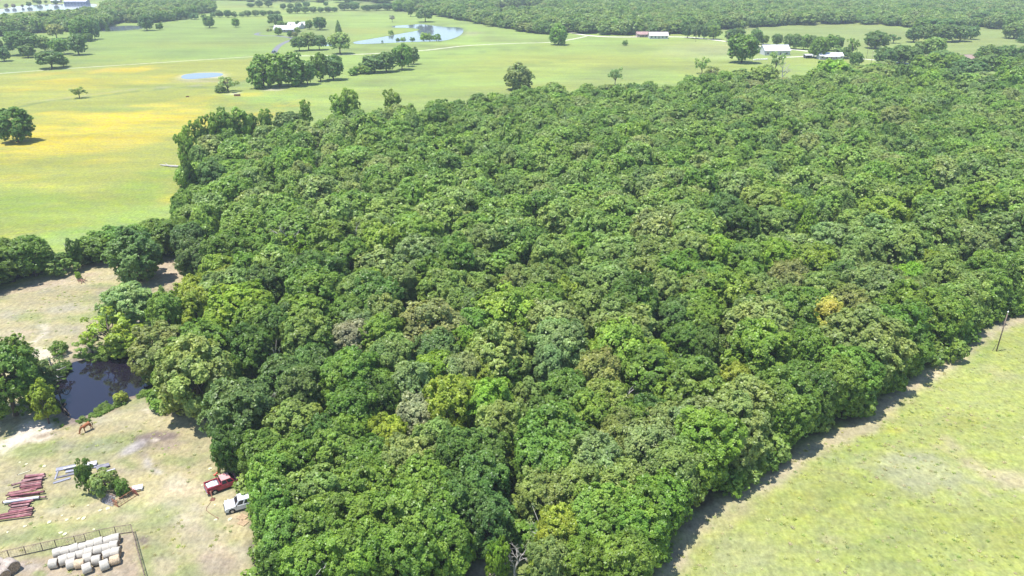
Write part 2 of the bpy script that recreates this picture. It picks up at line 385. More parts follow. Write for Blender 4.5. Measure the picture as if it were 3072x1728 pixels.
region([(-300, 1765), (0, 1690), (130, 1672), (310, 1632), (398, 1600), (412, 1640), (430, 1728), (450, 1800), (-300, 1900)], 'pink', .6, .6, .75, n4)
region([(150, 1700), (260, 1710), (372, 1690), (400, 1610), (395, 1598), (310, 1632), (340, 1700), (420, 1760), (150, 1790)], 'tan', .8, .8, .6, n4)
for b in [(435, 1625, 20, 14, 'mud', .85, 0), (440, 1640, 14, 10, 'rust', .6, 0), (440, 1700, 26, 60, 'green', .5, 0), (120, 1722, 22, 12, 'lush', .6, 0), (60, 1700, 60, 16, 'ash', .35, 0)]:
    blob(*b, noise=1.1, nz=fbm(GX, GY, 3.2, 43, 4))
streak([(-40, 1062), (60, 1040), (110, 1022), (135, 1000), (138, 985), (125, 975)], .5, 'sand', .55, .8)
streak([(-40, 1085), (80, 1060), (200, 1050)], .5, 'sand', .3, .8)
streak([(-20, 890), (120, 866), (235, 838)], .5, 'tan', .6, .8)
streak([(300, 1660), (380, 1560), (500, 1480), (600, 1470)], 1.2, 'tan', .35, 1.6)
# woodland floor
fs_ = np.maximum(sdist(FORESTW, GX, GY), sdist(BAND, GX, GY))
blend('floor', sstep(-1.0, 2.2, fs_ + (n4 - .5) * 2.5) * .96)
blob(2490, 690, 22, 20, 'tan', .9); blob(1468, 1702, 60, 40, 'sand', .6); blob(1440, 1725, 50, 20, 'tan', .9); blob(2745, 395, 10, 50, 'lush', .8)
blob(2720, 205, 50, 14, 'far', .9); blob(2708, 228, 30, 6, 'sand', .7); blob(2900, 322, 40, 8, 'tan', .7); blob(2992, 280, 12, 36, 'near', .9)
# banks of the ponds
def bank(P, wd, name, w):
    blend(name, sstep(-wd, 0, sdist(P, GX, GY) + (n4 - .5) * wd) * w)
bank(POND, 2.2, 'mud', .85)
blob(420, 1052, 110, 14, 'yg', .9, -5); blob(300, 1068, 90, 6, 'green', .8, -4)
for Pp in (LAKE, BACKPOND): bank(polyw(Pp), 6, 'dark', .6)
bank(polyw(POOL), 4, 'sand', .35)
bank(polyw(FARLAKE), 14, 'tan', .5)
# depressions
Z = np.zeros(GX.shape)
Z -= np.clip(sdist(POND, GX, GY) * .35, 0, 1.0)
V = np.stack([GX, GY, Z], -1).reshape(-1, 3)
ny, nx = GX.shape
I = np.arange(ny * nx).reshape(ny, nx)
Q = np.stack([I[:-1, :-1], I[:-1, 1:], I[1:, 1:], I[1:, :-1]], -1).reshape(-1, 4)
gm = bpy.data.materials.new('grassland'); gm.use_nodes = True
def ground_nodes(m):
    nt = m.node_tree; N = nt.nodes; Lk = nt.links; b = N['Principled BSDF']
    a = N.new('ShaderNodeAttribute'); a.attribute_name = 'gc'
    geo = N.new('ShaderNodeNewGeometry')
    def noise(scale, detail, stretch=(1, 1, 1), rough=.6):
        mp = N.new('ShaderNodeMapping'); mp.inputs['Scale'].default_value = stretch
        Lk.new(geo.outputs['Position'], mp.inputs['Vector'])
        n = N.new('ShaderNodeTexNoise'); n.inputs['Scale'].default_value = scale; n.inputs['Detail'].default_value = detail; n.inputs['Roughness'].default_value = rough
        Lk.new(mp.outputs[0], n.inputs['Vector']); return n.outputs[0]
    def rng(src, lo, hi, a0=.3, a1=.7):
        r = N.new('ShaderNodeMapRange'); r.inputs[1].default_value = a0; r.inputs[2].default_value = a1; r.inputs[3].default_value = lo; r.inputs[4].default_value = hi
        Lk.new(src, r.inputs[0]); return r.outputs[0]
    fine = noise(1.6, 8, (1, .8, 1), .75); mid = noise(.28, 6, (.7, 1.2, 1), .65); big = noise(.035, 5, (.4, 1.3, 1), .6); tuft = noise(.9, 5, (1.3, .6, 1), .7)
    def mul(x, y):
        q = N.new('ShaderNodeMath'); q.operation = 'MULTIPLY'; Lk.new(x, q.inputs[0]); Lk.new(y, q.inputs[1]); return q.outputs[0]
    f = mul(mul(mul(rng(fine, .66, 1.32), rng(mid, .86, 1.12)), rng(big, .86, 1.12)), rng(tuft, .78, 1.2))
    s = N.new('ShaderNodeVectorMath'); s.operation = 'SCALE'; Lk.new(a.outputs['Color'], s.inputs[0]); Lk.new(f, s.inputs['Scale'])
    # dry wisps and green clumps
    def mix(c, colr, fac):
        mx = N.new('ShaderNodeMix'); mx.data_type = 'RGBA'; mx.blend_type = 'MIX'
        Lk.new(fac, mx.inputs[0]); Lk.new(c, mx.inputs[6]); mx.inputs[7].default_value = (*colr, 1); return mx.outputs[2]
    f2 = mul(rng(noise(.22, 4, (.25, 1.1, 1), .7), .95, 1.05), rng(noise(.05, 5, (.3, 1.6, 1), .7), .90, 1.08))
    s2 = N.new('ShaderNodeVectorMath'); s2.operation = 'SCALE'; Lk.new(s.outputs[0], s2.inputs[0]); Lk.new(f2, s2.inputs['Scale']); s = s2
    hs = N.new('ShaderNodeHueSaturation'); Lk.new(rng(noise(.5, 6, (1, .7, 1), .7), .488, .512), hs.inputs['Hue']); Lk.new(rng(mid, .85, 1.12), hs.inputs['Saturation']); Lk.new(s.outputs[0], hs.inputs['Color'])
    Lk.new(hs.outputs[0], b.inputs['Base Color'])
    b.inputs['Roughness'].default_value = .95; b.inputs['Specular IOR Level'].default_value = .08
    bp = N.new('ShaderNodeBump'); bp.inputs['Strength'].default_value = .55; bp.inputs['Distance'].default_value = .14
    Lk.new(fine, bp.inputs['Height']); Lk.new(bp.outputs[0], b.inputs['Normal'])
ground_nodes(gm)
gme = np_mesh('ground', V, Q, gm, smooth=True)
ca = gme.attributes.new('gc', 'FLOAT_COLOR', 'POINT')
rgba = np.concatenate([col.reshape(-1, 3), np.ones((ny * nx, 1))], 1).astype(np.float32)
ca.data.foreach_set('color', rgba.ravel())
tag(meshobj('ground', gme), kind='structure')

# ------------------------------------------------------------------ water
def water_material(name, base, rough, bump, scale, ior=1.333):
    m = bpy.data.materials.new(name); m.use_nodes = True
    nt = m.node_tree; b = nt.nodes['Principled BSDF']
    b.inputs['Base Color'].default_value = (*base, 1); b.inputs['Roughness'].default_value = rough; b.inputs['IOR'].default_value = ior
    geo = nt.nodes.new('ShaderNodeNewGeometry'); n = nt.nodes.new('ShaderNodeTexNoise'); n.inputs['Scale'].default_value = scale; n.inputs['Detail'].default_value = 4
    nt.links.new(geo.outputs['Position'], n.inputs['Vector'])
    bp = nt.nodes.new('ShaderNodeBump'); bp.inputs['Strength'].default_value = bump; bp.inputs['Distance'].default_value = .03
    nt.links.new(n.outputs[0], bp.inputs['Height']); nt.links.new(bp.outputs[0], b.inputs['Normal'])
    return m
WNEAR = water_material('murky_sky_tinted_water', (.010, .007, .014), .02, .10, 2.5, 1.55)  # murky base, with a slight blue painted in for the reflected sky
WFAR = water_material('lake_water', (.12, .14, .17), .08, .5, .4, 1.45)
def smooth_poly(P, it=2):
    for _ in range(it):
        Q_ = []
        for i in range(len(P)):
            a = P[i]; b = P[(i + 1) % len(P)]
            Q_ += [(a[0] * .75 + b[0] * .25, a[1] * .75 + b[1] * .25), (a[0] * .25 + b[0] * .75, a[1] * .25 + b[1] * .75)]
        P = Q_
    return P
def sheet(name, P, z, m):
    bm = bmesh.new()
    vs = [bm.verts.new((x, y, z)) for x, y in P]
    f = bm.faces.new(vs); bmesh.ops.triangulate(bm, faces=[f])
    bmesh.ops.recalc_face_normals(bm, faces=bm.faces[:])
    if sum(f.normal.z for f in bm.faces) < 0: bmesh.ops.reverse_faces(bm, faces=bm.faces[:])
    me = bpy.data.meshes.new(name); bm.to_mesh(me); bm.free(); me.materials.append(m)
    return tag(meshobj(name, me), kind='structure')
def grow(P, d):
    cx = sum(p[0] for p in P) / len(P); cy = sum(p[1] for p in P) / len(P)
    return [(x + (x - cx) / max(math.hypot(x - cx, y - cy), 1e-6) * d, y + (y - cy) / max(math.hypot(x - cx, y - cy), 1e-6) * d) for x, y in P]
sheet('pond_water', smooth_poly(POND), -.14, WNEAR)
for nm, Pp in (('lake_water', LAKE), ('pool_water', POOL), ('far_lake_water', FARLAKE), ('back_pond_water', BACKPOND), ('inlet_water', SMALLW)):
    sheet(nm, smooth_poly(polyw(Pp)), .05, WFAR)

# ------------------------------------------------------------------ roads and tracks
def strip(name, pts, wd, m, z=.03):
    P = [Vector((*at(*p), z)) for p in pts]
    # densify with catmull-rom
    R = []
    for i in range(len(P) - 1):
        p0 = P[max(i - 1, 0)]; p1 = P[i]; p2 = P[i + 1]; p3 = P[min(i + 2, len(P) - 1)]
        for k in range(6):
            t = k / 6
            R.append(.5 * ((2 * p1) + (p2 - p0) * t + (2 * p0 - 5 * p1 + 4 * p2 - p3) * t * t + (3 * p1 - p0 - 3 * p2 + p3) * t ** 3))
    R.append(P[-1]); vs = []
    for i, p in enumerate(R):
        d = (R[min(i + 1, len(R) - 1)] - R[max(i - 1, 0)]); d.z = 0; d.normalize()
        n = Vector((-d.y, d.x, 0)) * wd / 2
        vs += [p + n, p - n]
    mb = MB().add(vs, [(2 * i, 2 * i + 1, 2 * i + 3, 2 * i + 2) for i in range(len(R) - 1)])
    return tag(mb.build(name, m), kind='structure')
ASPH = mat('asphalt', (.17, .17, .18), .9, vary=.1, scale=.5)
CAL = mat('caliche', (.60, .56, .48), .95, vary=.12, scale=.3)
TRK = mat('worn_track', (.47, .46, .33), .95, vary=.2, scale=.2)
strip('farm_road', [(-300, 242), (0, 220.5), (200, 206), (400, 193), (600, 180), (775, 169)], 1.7, TRK, .03)
strip('driveway', [(822, 166), (825, 152), (838, 137), (858, 126), (878, 118), (870, 113), (830, 108), (790, 107), (768, 103), (780, 98)], 4.5, ASPH, .034)
strip('dirt_track', [(820, 168), (1000, 166), (1250, 153), (1400, 137), (1550, 130), (1652, 127), (1720, 117), (1759, 109)], 3.2, TRK, .03)
strip('gravel_road', [(1620, 96), (1708, 98), (1745, 104), (1795, 109), (1860, 111), (2048, 111), (2160, 122), (2290, 140), (2400, 151), (2460, 158)], 5.0, CAL, .038)
strip('yard_lane', [(2330, 173), (2400, 170), (2430, 168), (2500, 170), (2600, 178), (2720, 190), (2760, 200)], 3.0, CAL, .042)
strip('house_lane', [(2690, 232), (2720, 226), (2760, 222)], 5.0, CAL, .03)

# ------------------------------------------------------------------ tree meshes
def rand_dirs(rs, n):
    v = rs.normal(size=(n, 3)); return v / np.linalg.norm(v, axis=1, keepdims=True)
def leaves(name, rs, P, Nn, size, m, lobe=None, spread=.75):
    n = len(P)
    N_ = Nn * 1.0 + np.array([0, 0, .35]) + rand_dirs(rs, n) * spread
    N_ /= np.linalg.norm(N_, axis=1, keepdims=True)
    T = np.cross(N_, rand_dirs(rs, n)); T /= np.linalg.norm(T, axis=1, keepdims=True) + 1e-9
    B = np.cross(N_, T)
    s = size * (.55 + .9 * rs.rand(n))[:, None]
    a = .5 + .3 * rs.rand(n)[:, None]
    fold = N_ * s * .18
    V = np.stack([P - T * s, P - B * s * a - fold, P + T * s, P + B * s * a - fold], 1).reshape(-1, 3)
    Q = np.arange(n * 4).reshape(n, 4)
    lv = .55 * rs.rand(n) + (.45 * lobe if lobe is not None else .22)
    return np_mesh(name, V, Q, m, lv)
def trunk_mesh(name, rs, H, r, tips, m, lean=0.0):
    mb = MB()
    top = Vector((lean * H * .3, 0, H * .62))
    pts = [Vector((0, 0, -.15)), Vector((0, 0, H * .12)), Vector((lean * H * .1 + rs.normal() * .1, rs.normal() * .1, H * .35)), top]
    mb.tube(pts, [r * 1.3, r, r * .8, r * .35], 8)
    for t in tips:
        t = Vector(t); b = Vector((lean * H * .08, 0, H * (.18 + .3 * rs.rand())))
        mid = b.lerp(t, .5) + Vector((rs.normal() * .3, rs.normal() * .3, rs.rand() * .5))
        mb.tube([b, mid, t], [r * .5, r * .3, r * .1], 5)
    me = bpy.data.meshes.new(name); me.from_pydata(mb.v, [], mb.f); me.materials.append(m)
    me.polygons.foreach_set('use_smooth', [True] * len(me.polygons)); me.update()
    return me
R0, H0M = 4.5, 11.0
def variant(kind, seed, n, size, m, trunk=True):
    rs = np.random.RandomState(seed)
    R, H = R0, H0M
    L = []
    def ell(k, zc, rz, lo, hi, lr, R=R, jr=.07, cx=0):
        for i in range(k):
            u = (i + .5) / k; zz = hi - (hi - lo) * u + rs.normal() * .04
            zz = max(-1, min(1, zz)); ph = i * 2.39996 + rs.rand() * .7
            rr = math.sqrt(max(0, 1 - zz * zz)); q = .73 + rs.normal() * jr
            L.append((cx + R * q * rr * math.cos(ph), R * q * rr * math.sin(ph), zc + rz * q * zz, R * lr * (.75 + .5 * rs.rand())))
    sp_ = .75; keep = .55
    if kind == 'round':
        ell(38, .52 * H, .48 * H, -.85, 1, .29)
        ell(10, .70 * H, .30 * H, .2, 1, .26, R * 1.05, .1)
    elif kind == 'dome':
        ell(52, .48 * H, .52 * H, -.85, 1, .24, R, .09)
    elif kind == 'broad':
        ell(30, .46 * H, .50 * H, -.7, 1, .36, R, .05)
        ell(7, .62 * H, .36 * H, .3, 1, .24, R * 1.1, .08)
    elif kind == 'tall':
        ell(14, .76 * H, .24 * H, -.9, 1, .30, R * .75, .2); ell(14, .5 * H, .26 * H, -.9, .7, .30, R * .8, .2); ell(8, .3 * H, .2 * H, -.8, .8, .25, R * .7, .2)
    elif kind == 'cone':
        for i in range(60):
            u = (i + .5) / 60; z = H * (.10 + .88 * u); rr = R * .82 * (1 - u) ** .8 * (.85 + .3 * rs.rand()); ph = i * 2.39996
            L.append((rr * .75 * math.cos(ph), rr * .75 * math.sin(ph), z, .32 * R * (1 - .72 * u) + .12))
        sp_ = .6
    elif kind == 'sparse':
        for i in range(26):
            ph = i * 2.4 + rs.rand(); rr = R * (.3 + .7 * rs.rand()); z = H * (.35 + .6 * rs.rand() * (1 - .3 * rr / R))
            L.append((rr * math.cos(ph), rr * math.sin(ph), z, R * (.13 + .13 * rs.rand())))
        keep = 0
    elif kind == 'umbrella':
        ell(26, .66 * H, .3 * H, -.5, 1, .27, R)
        ell(12, .42 * H, .22 * H, -.5, .3, .26, R * 1.08)
    elif kind == 'bush':
        ell(22, .34 * H, .62 * H, -.4, 1, .32, R, .15)
    elif kind == 'twig':
        for i in range(30):
            ph = i * 2.4 + rs.rand(); rr = R * (.2 + .75 * rs.rand()); z = H * (.3 + .66 * rs.rand())
            L.append((rr * math.cos(ph), rr * math.sin(ph), z, R * .12))
        keep = 0
    L = np.array(L)
    wts = L[:, 3] ** 2; wts /= wts.sum()
    li = rs.choice(len(L), size=int(n * 1.6), p=wts)
    NS = 26
    SD = rand_dirs(rs, len(L) * NS).reshape(len(L), NS, 3); SD[:, :, 2] = np.where(rs.rand(len(L), NS) < .4, np.abs(SD[:, :, 2]), SD[:, :, 2])
    si = rs.randint(0, NS, len(li)); sdv = SD[li, si]
    d = rand_dirs(rs, len(li))
    d = sdv * 1.0 + d * rs.uniform(.10, .36, (len(li), 1)); d /= np.linalg.norm(d, axis=1, keepdims=True)
    cosb = np.clip((d * sdv).sum(1), 0, 1)
    rad = L[li, 3] * (1.04 - .42 * rs.rand(len(li)) ** 2)
    am = .45 if kind == 'broad' else 1.0
    rad *= 1 - am * .13 + am * (.19 * sstep(.88, 1.0, cosb) + .07 * np.sin(si * 2.3 + li))
    P = L[li, :3] + d * rad[:, None]
    if keep and kind not in ('cone', 'tall'):
        zc = .55 * H; q = np.sqrt((P[:, 0] / R) ** 2 + (P[:, 1] / R) ** 2 + ((P[:, 2] - zc) / (.45 * H)) ** 2)
        ok = (q > keep) | (rs.rand(len(P)) < .12)
        P = P[ok]; d = d[ok]; li = li[ok]
    P = P[:n]; d = d[:n]; li = li[:n]
    P[:, 2] = np.maximum(P[:, 2], .15)
    out = P - np.array([0, 0, .5 * H]); out /= np.linalg.norm(out, axis=1, keepdims=True)
    lobe = rs.rand(len(L))[li]
    cr = leaves(kind + '_crown', rs, P, d * .7 + out * .4, size, m, lobe, sp_)
    tips = L[rs.choice(len(L), size=min(len(L), 9 if kind not in ('sparse', 'twig') else 24), replace=False), :3]
    tm = trunk_mesh(kind + '_trunk', rs, H, .26, tips, BARK if kind != 'twig' else DEADBARK, .25 if kind == 'sparse' else 0) if trunk else None
    return cr, tm
NV = {}
def make_set(tag_, m, spec):
    NV[tag_] = {k: [variant(k, 100 * i + sum(map(ord, k)) + len(tag_), n, s, m) for i in range(c)] for k, c, n, s in spec}
make_set('hi', LEAF, [('round', 8, 32000, .17), ('dome', 4, 34000, .16), ('tall', 3, 22000, .17), ('cone', 2, 11000, .17), ('sparse', 2, 3200, .22), ('umbrella', 1, 12000, .24), ('bush', 2, 9000, .24), ('twig', 2, 900, .13)])
make_set('mid', LEAF, [('round', 5, 10000, .29), ('dome', 3, 10000, .28), ('tall', 3, 8000, .29), ('cone', 2, 3600, .34), ('sparse', 2, 1600, .34), ('umbrella', 3, 9000, .29), ('bush', 2, 2500, .46), ('twig', 1, 350, .2)])

# bare dead tree mesh
def bare_mesh(name, seed, H, m, depth=4):
    rs = random.Random(seed); mb = MB()
    def grow_(p, d, L, r, k):
        q = p + d * L; mid = p.lerp(q, .5) + Vector((rs.gauss(0, 1), rs.gauss(0, 1), 0)) * L * .06
        mb.tube([p, mid, q], [r, r * .8, r * .6], 5, cap=False)
        if k == 0: return
        for i in range(3 if k > 1 else 2):
            a = Vector((rs.gauss(0, 1), rs.gauss(0, 1), rs.gauss(0, .5)))
            nd = (d + a * .55).normalized(); nd.z = abs(nd.z) * .9 + .05
            grow_(q if i else mid, nd.normalized(), L * (.62 + .2 * rs.random()), r * .55, k - 1)
    grow_(Vector((0, 0, -.1)), Vector((.1, 0, 1)).normalized(), H * .32, H * .035, depth)
    me = bpy.data.meshes.new(name); me.from_pydata(mb.v, [], mb.f); me.materials.append(m); me.update()
    return me

TREES = []      # records for labels
NAME = {'round': 'broadleaf_tree', 'dome': 'broadleaf_tree', 'tall': 'tall_tree', 'cone': 'cedar_tree', 'sparse': 'sparse_tree', 'umbrella': 'spreading_tree', 'bush': 'shrub', 'twig': 'dying_tree'}
KWORD = {'round': 'tree', 'dome': 'domed tree', 'tall': 'upright tree', 'cone': 'conical tree', 'sparse': 'thin airy tree', 'umbrella': 'spreading tree', 'bush': 'shrub', 'twig': 'half bare tree'}
rt = random.Random(5)
def plant(x, y, Wm, H, c, kind, area, label=None, lod='hi', z=0.0):
    vs = NV[lod][kind]; cr, tm = vs[rt.randrange(len(vs))]
    nm_ = NAME[kind]
    if area == 'field' and nm_ == 'broadleaf_tree': nm_ = 'hedgerow_tree' if y > 700 else 'pasture_tree'
    e = empty(nm_, (x, y, z), rt.random() * 6.28)
    sx = Wm / (2 * R0) ; sz = H / H0M
    j = 1 + rt.uniform(-.05, .05)
    co = meshobj('crown', cr, e); co.scale = (sx * j, sx / j, sz)
    f = rt.uniform(.88, 1.14) * (1.15 if area == 'field' else 1.0); base = TONE[c]
    co.color = (base[0] * f * rt.uniform(.92, 1.1), base[1] * f, base[2] * f * rt.uniform(.85, 1.15), 1)
    to = meshobj('trunk', tm, e); to.scale = (sx, sx, sz)
    qx, qy = proj(x, y, H * .7)
    TREES.append(dict(o=e, x=x, y=y, r=Wm / 2, H=H, c=c, k=kind, px=qx, py=qy, area=area, label=label))
    return e
def crown_at(px, py, w, c, kind='round', label=None, hf=1.0, area='wood'):
    H = 11.0
    for _ in range(3):
        x, y = at(px, py, H * .54); Wm = w / ppm(x, y, H * .54)
        H = max(6.0, min(15.0, (.72 * Wm + 5.2) * hf))
    if kind == 'cone': H = max(H, Wm * 1.5)
    rr = Wm * .54
    if area == 'wood' and px > 1500:
        for _ in range(4):
            q = [float(sdist(FORESTW, np.array([x + a_]), np.array([y + b_]))[0]) for a_, b_ in ((0, 0), (.5, 0), (0, .5))]
            if q[0] >= rr * .74: break
            gx, gy = q[1] - q[0], q[2] - q[0]; gl = math.hypot(gx, gy) + 1e-6; st = min(rr * .74 - q[0], 2.5)
            x += gx / gl * st; y += gy / gl * st
    return plant(x, y, Wm * 1.08, H * rt.uniform(.93, 1.1), c, kind, area, label)
def foot_at(px, py, w, h, c, kind='round', label=None, area='field', lod=None):
    x, y = at(px, py); k = ppm(x, y)
    dep = math.atan2(CAMH, y); Wm = w / k
    H = (h / k) / max(math.cos(dep), .5)
    H = max(H - Wm * math.sin(dep) * .2, H * .75)
    y += Wm * .35 * math.sin(dep)
    if lod is None: lod = 'hi' if y < 380 else 'mid'
    return plant(x, y, Wm * 1.05, H, c, kind, area, label, lod)
def parse(s):
    for ln in s.strip().replace('\n', ';').split(';'):
        t = ln.split()
        if t: yield t

# crowns read off the photo: px py width tone [kind]
NEAR = '''
582 1125 225 s dome;672 1140 110 g;718 1245 190 b;829 1080 80 w twig;857 1150 150 b;905 1195 140 b;694 1344 112 d;880 1290 190 o dome;792 1375 125 g;889 1385 180 g dome
822 1462 150 g;1010 1400 150 g;1096 1400 150 g;1056 1255 150 g;1020 1176 130 g;964 1335 130 d;1044 1322 120 g;1143 1224 110 d;1247 1262 115 w;1167 1325 110 y;1342 1239 150 y
1302 1343 140 o;1219 1405 150 s;956 1500 220 o dome;1100 1490 180 g;1275 1485 200 g dome;1386 1395 150 d;832 1540 150 g;868 1630 165 g;976 1610 180 g;1115 1595 190 g
1255 1595 200 g;1366 1530 160 d;838 1690 120 d;937 1705 170 g;1076 1700 180 g;1215 1700 170 g;1340 1650 150 g;1468 1225 150 L;1587 1208 115 o dome;1694 1195 130 g
1805 1232 150 o;1956 1120 175 g dome;2085 1165 190 g dome;2205 1165 95 y;1499 1300 140 o;1654 1330 210 g dome;1758 1275 140 g;1877 1290 120 g;1948 1255 110 d;1996 1286 120 s
2096 1290 185 s dome;2235 1240 190 s dome;2372 1215 200 g dome;1460 1380 160 d;1448 1475 170 d;1468 1585 140 b;1638 1405 180 g;1778 1408 175 s;1857 1338 130 o;1948 1378 170 t
2115 1345 190 l;2294 1350 200 s dome;1623 1490 140 o;1726 1482 150 o;1857 1470 160 o;2016 1432 170 o;2130 1440 180 l;2076 1530 150 g;1797 1560 190 g;1937 1535 170 g
1579 1625 120 w twig;1674 1620 130 y;1491 1672 65 L bush;1579 1712 120 s;1837 1655 190 g dome;1950 1630 175 g;1890 1712 150 g;1738 1700 130 g;1640 1700 110 y;
1452 742 105 s;1440 875 110 o;1424 945 120 o;1296 980 200 t dome;1551 867 95 t;1615 867 130 o;1686 893 95 y;1750 859 120 o;1837 859 140 o;1658 780 130 o
1738 758 100 l;1837 780 140 o;1964 787 140 o;2068 771 120 o;2147 771 120 l;2235 787 120 g;2326 791 110 l;1519 958 170 l;1658 986 180 s dome;1778 922 120 o;1869 990 195 o dome
1917 907 110 b;1988 899 110 s;2020 970 110 b;2096 891 120 o;2175 891 150 l;2274 891 130 o;2274 990 205 s dome;2096 986 110 l;2052 1038 120 d;2119 1058 100 d;1499 1078 185 s dome
1678 1058 160 s;1857 1062 155 l;1567 1058 95 d;1654 1112 110 s;1797 1149 130 t;2274 1075 180 g;2362 871 90 t;1460 1148 90 y;1511 1140 100 d;1424 1002 110 g
2286 624 130 o;2175 652 100 b;2215 702 120 d;2358 642 95 L;2426 672 85 L cone;2318 687 130 o;2541 640 80 b cone;2636 660 135 l;2485 727 120 s;2624 719 175 s dome
2585 779 130 o;2704 767 150 o;2803 727 185 o dome;2890 741 150 t;3015 699 160 o dome;2763 640 145 g;2863 648 70 d;2942 624 120 l;2445 807 140 l;2545 811 130 s
2366 846 110 t;2517 858 100 b;2616 886 160 s;2724 856 90 L;2775 811 80 y;2823 854 130 o;2942 827 100 l;2895 880 120 o;2962 870 110 g;3040 868 110 d cone
2430 930 120 g;2553 930 115 t;2477 966 95 Y;2449 1002 55 Y;2704 945 150 g;2803 946 145 g;2903 930 130 o;2585 1032 245 s dome;2775 1035 195 g dome;2922 985 120 g
2394 1020 100 d;2426 1080 120 g;2525 1120 150 g;2644 1095 170 o;2604 1160 150 g;2740 1120 130 d;2795 1092 110 d;2692 1160 110 d;2588 1210 130 g;2428 1290 140 g;2500 1240 120 d;2400 1160 120 g
571 742 100 b;590 778 110 b dome;738 724 150 g;686 774 130 g;655 820 100 l;790 772 110 g;746 819 90 g;869 752 100 L sparse;861 797 80 L;996 742 140 g;1056 720 90 s twig
1135 752 120 l;1255 736 140 g;948 842 155 d;897 842 130 d;988 807 90 l;1052 791 110 g;797 867 110 b;682 859 90 y;587 887 110 y;590 932 105 y;491 905 75 g cone;499 948 105 g
718 925 205 L dome;646 1002 95 L;905 958 185 g dome;778 990 140 g;758 1055 130 d;837 1000 120 d;1107 861 100 L;1076 899 140 o;1135 924 150 d;1052 956 110 g;1255 794 170 s dome
1294 841 120 g;1334 881 140 o;1203 869 110 o;1155 972 120 s;1076 1000 110 s;1147 1032 130 g;1056 1042 110 w;929 1040 150 o;937 1112 120 b;1056 1150 160 g;1175 1099 150 o
1135 1172 120 g;1235 1180 130 s;1306 1140 120 L;1314 1080 130 b;1386 1040 100 l;1386 1140 120 s;1394 1190 100 y;1374 940 120 o;1354 799 130 g;1394 755 100 s
638 532 85 b;849 640 52 w cone;809 508 40 y;560 620 70 g;545 650 60 g
'''
for t in parse(NEAR):
    crown_at(float(t[0]), float(t[1]), float(t[2]), t[3], t[4] if len(t) > 4 else 'round')
# trees round the clearing, the pond and the field edge (foot px py w h)
EDGE = '''
410 852 150 165 b dome;388 1008 150 150 s;415 790 110 110 g;350 778 110 95 g;300 790 105 90 g;232 812 48 95 d tall;470 775 110 110 g;530 768 100 110 g;165 828 95 70 o bush;100 835 120 120 g;30 852 130 130 g;-60 880 140 130 g
25 1268 200 250 g dome;120 1205 100 110 b;138 1280 84 124 y tall;362 1210 42 36 y bush;330 1062 150 130 y sparse;372 1068 110 85 y bush;270 1066 90 60 l sparse;178 1068 48 46 g bush;235 838 18 26 L bush;318 1072 60 30 g bush;395 1068 70 40 d bush
262 1488 58 96 d tall;312 1490 82 80 s bush;366 1490 44 52 g bush;166 1130 60 60 b sparse
568 513 62 125 l tall;607 468 60 112 l tall;655 462 62 118 l tall;690 452 84 120 g tall;728 445 82 115 l tall;760 430 54 84 g tall;674 480 68 70 b;801 412 48 80 l tall;865 405 88 75 b dome;921 390 44 84 l tall
1020 376 54 88 l tall;1055 372 64 100 l tall;1131 368 42 45 g bush;1181 370 60 96 l tall;578 600 46 120 d tall;555 560 40 60 g
'''
for t in parse(EDGE):
    foot_at(*map(float, t[:4]), t[4], t[5] if len(t) > 5 else 'round', area='edge')
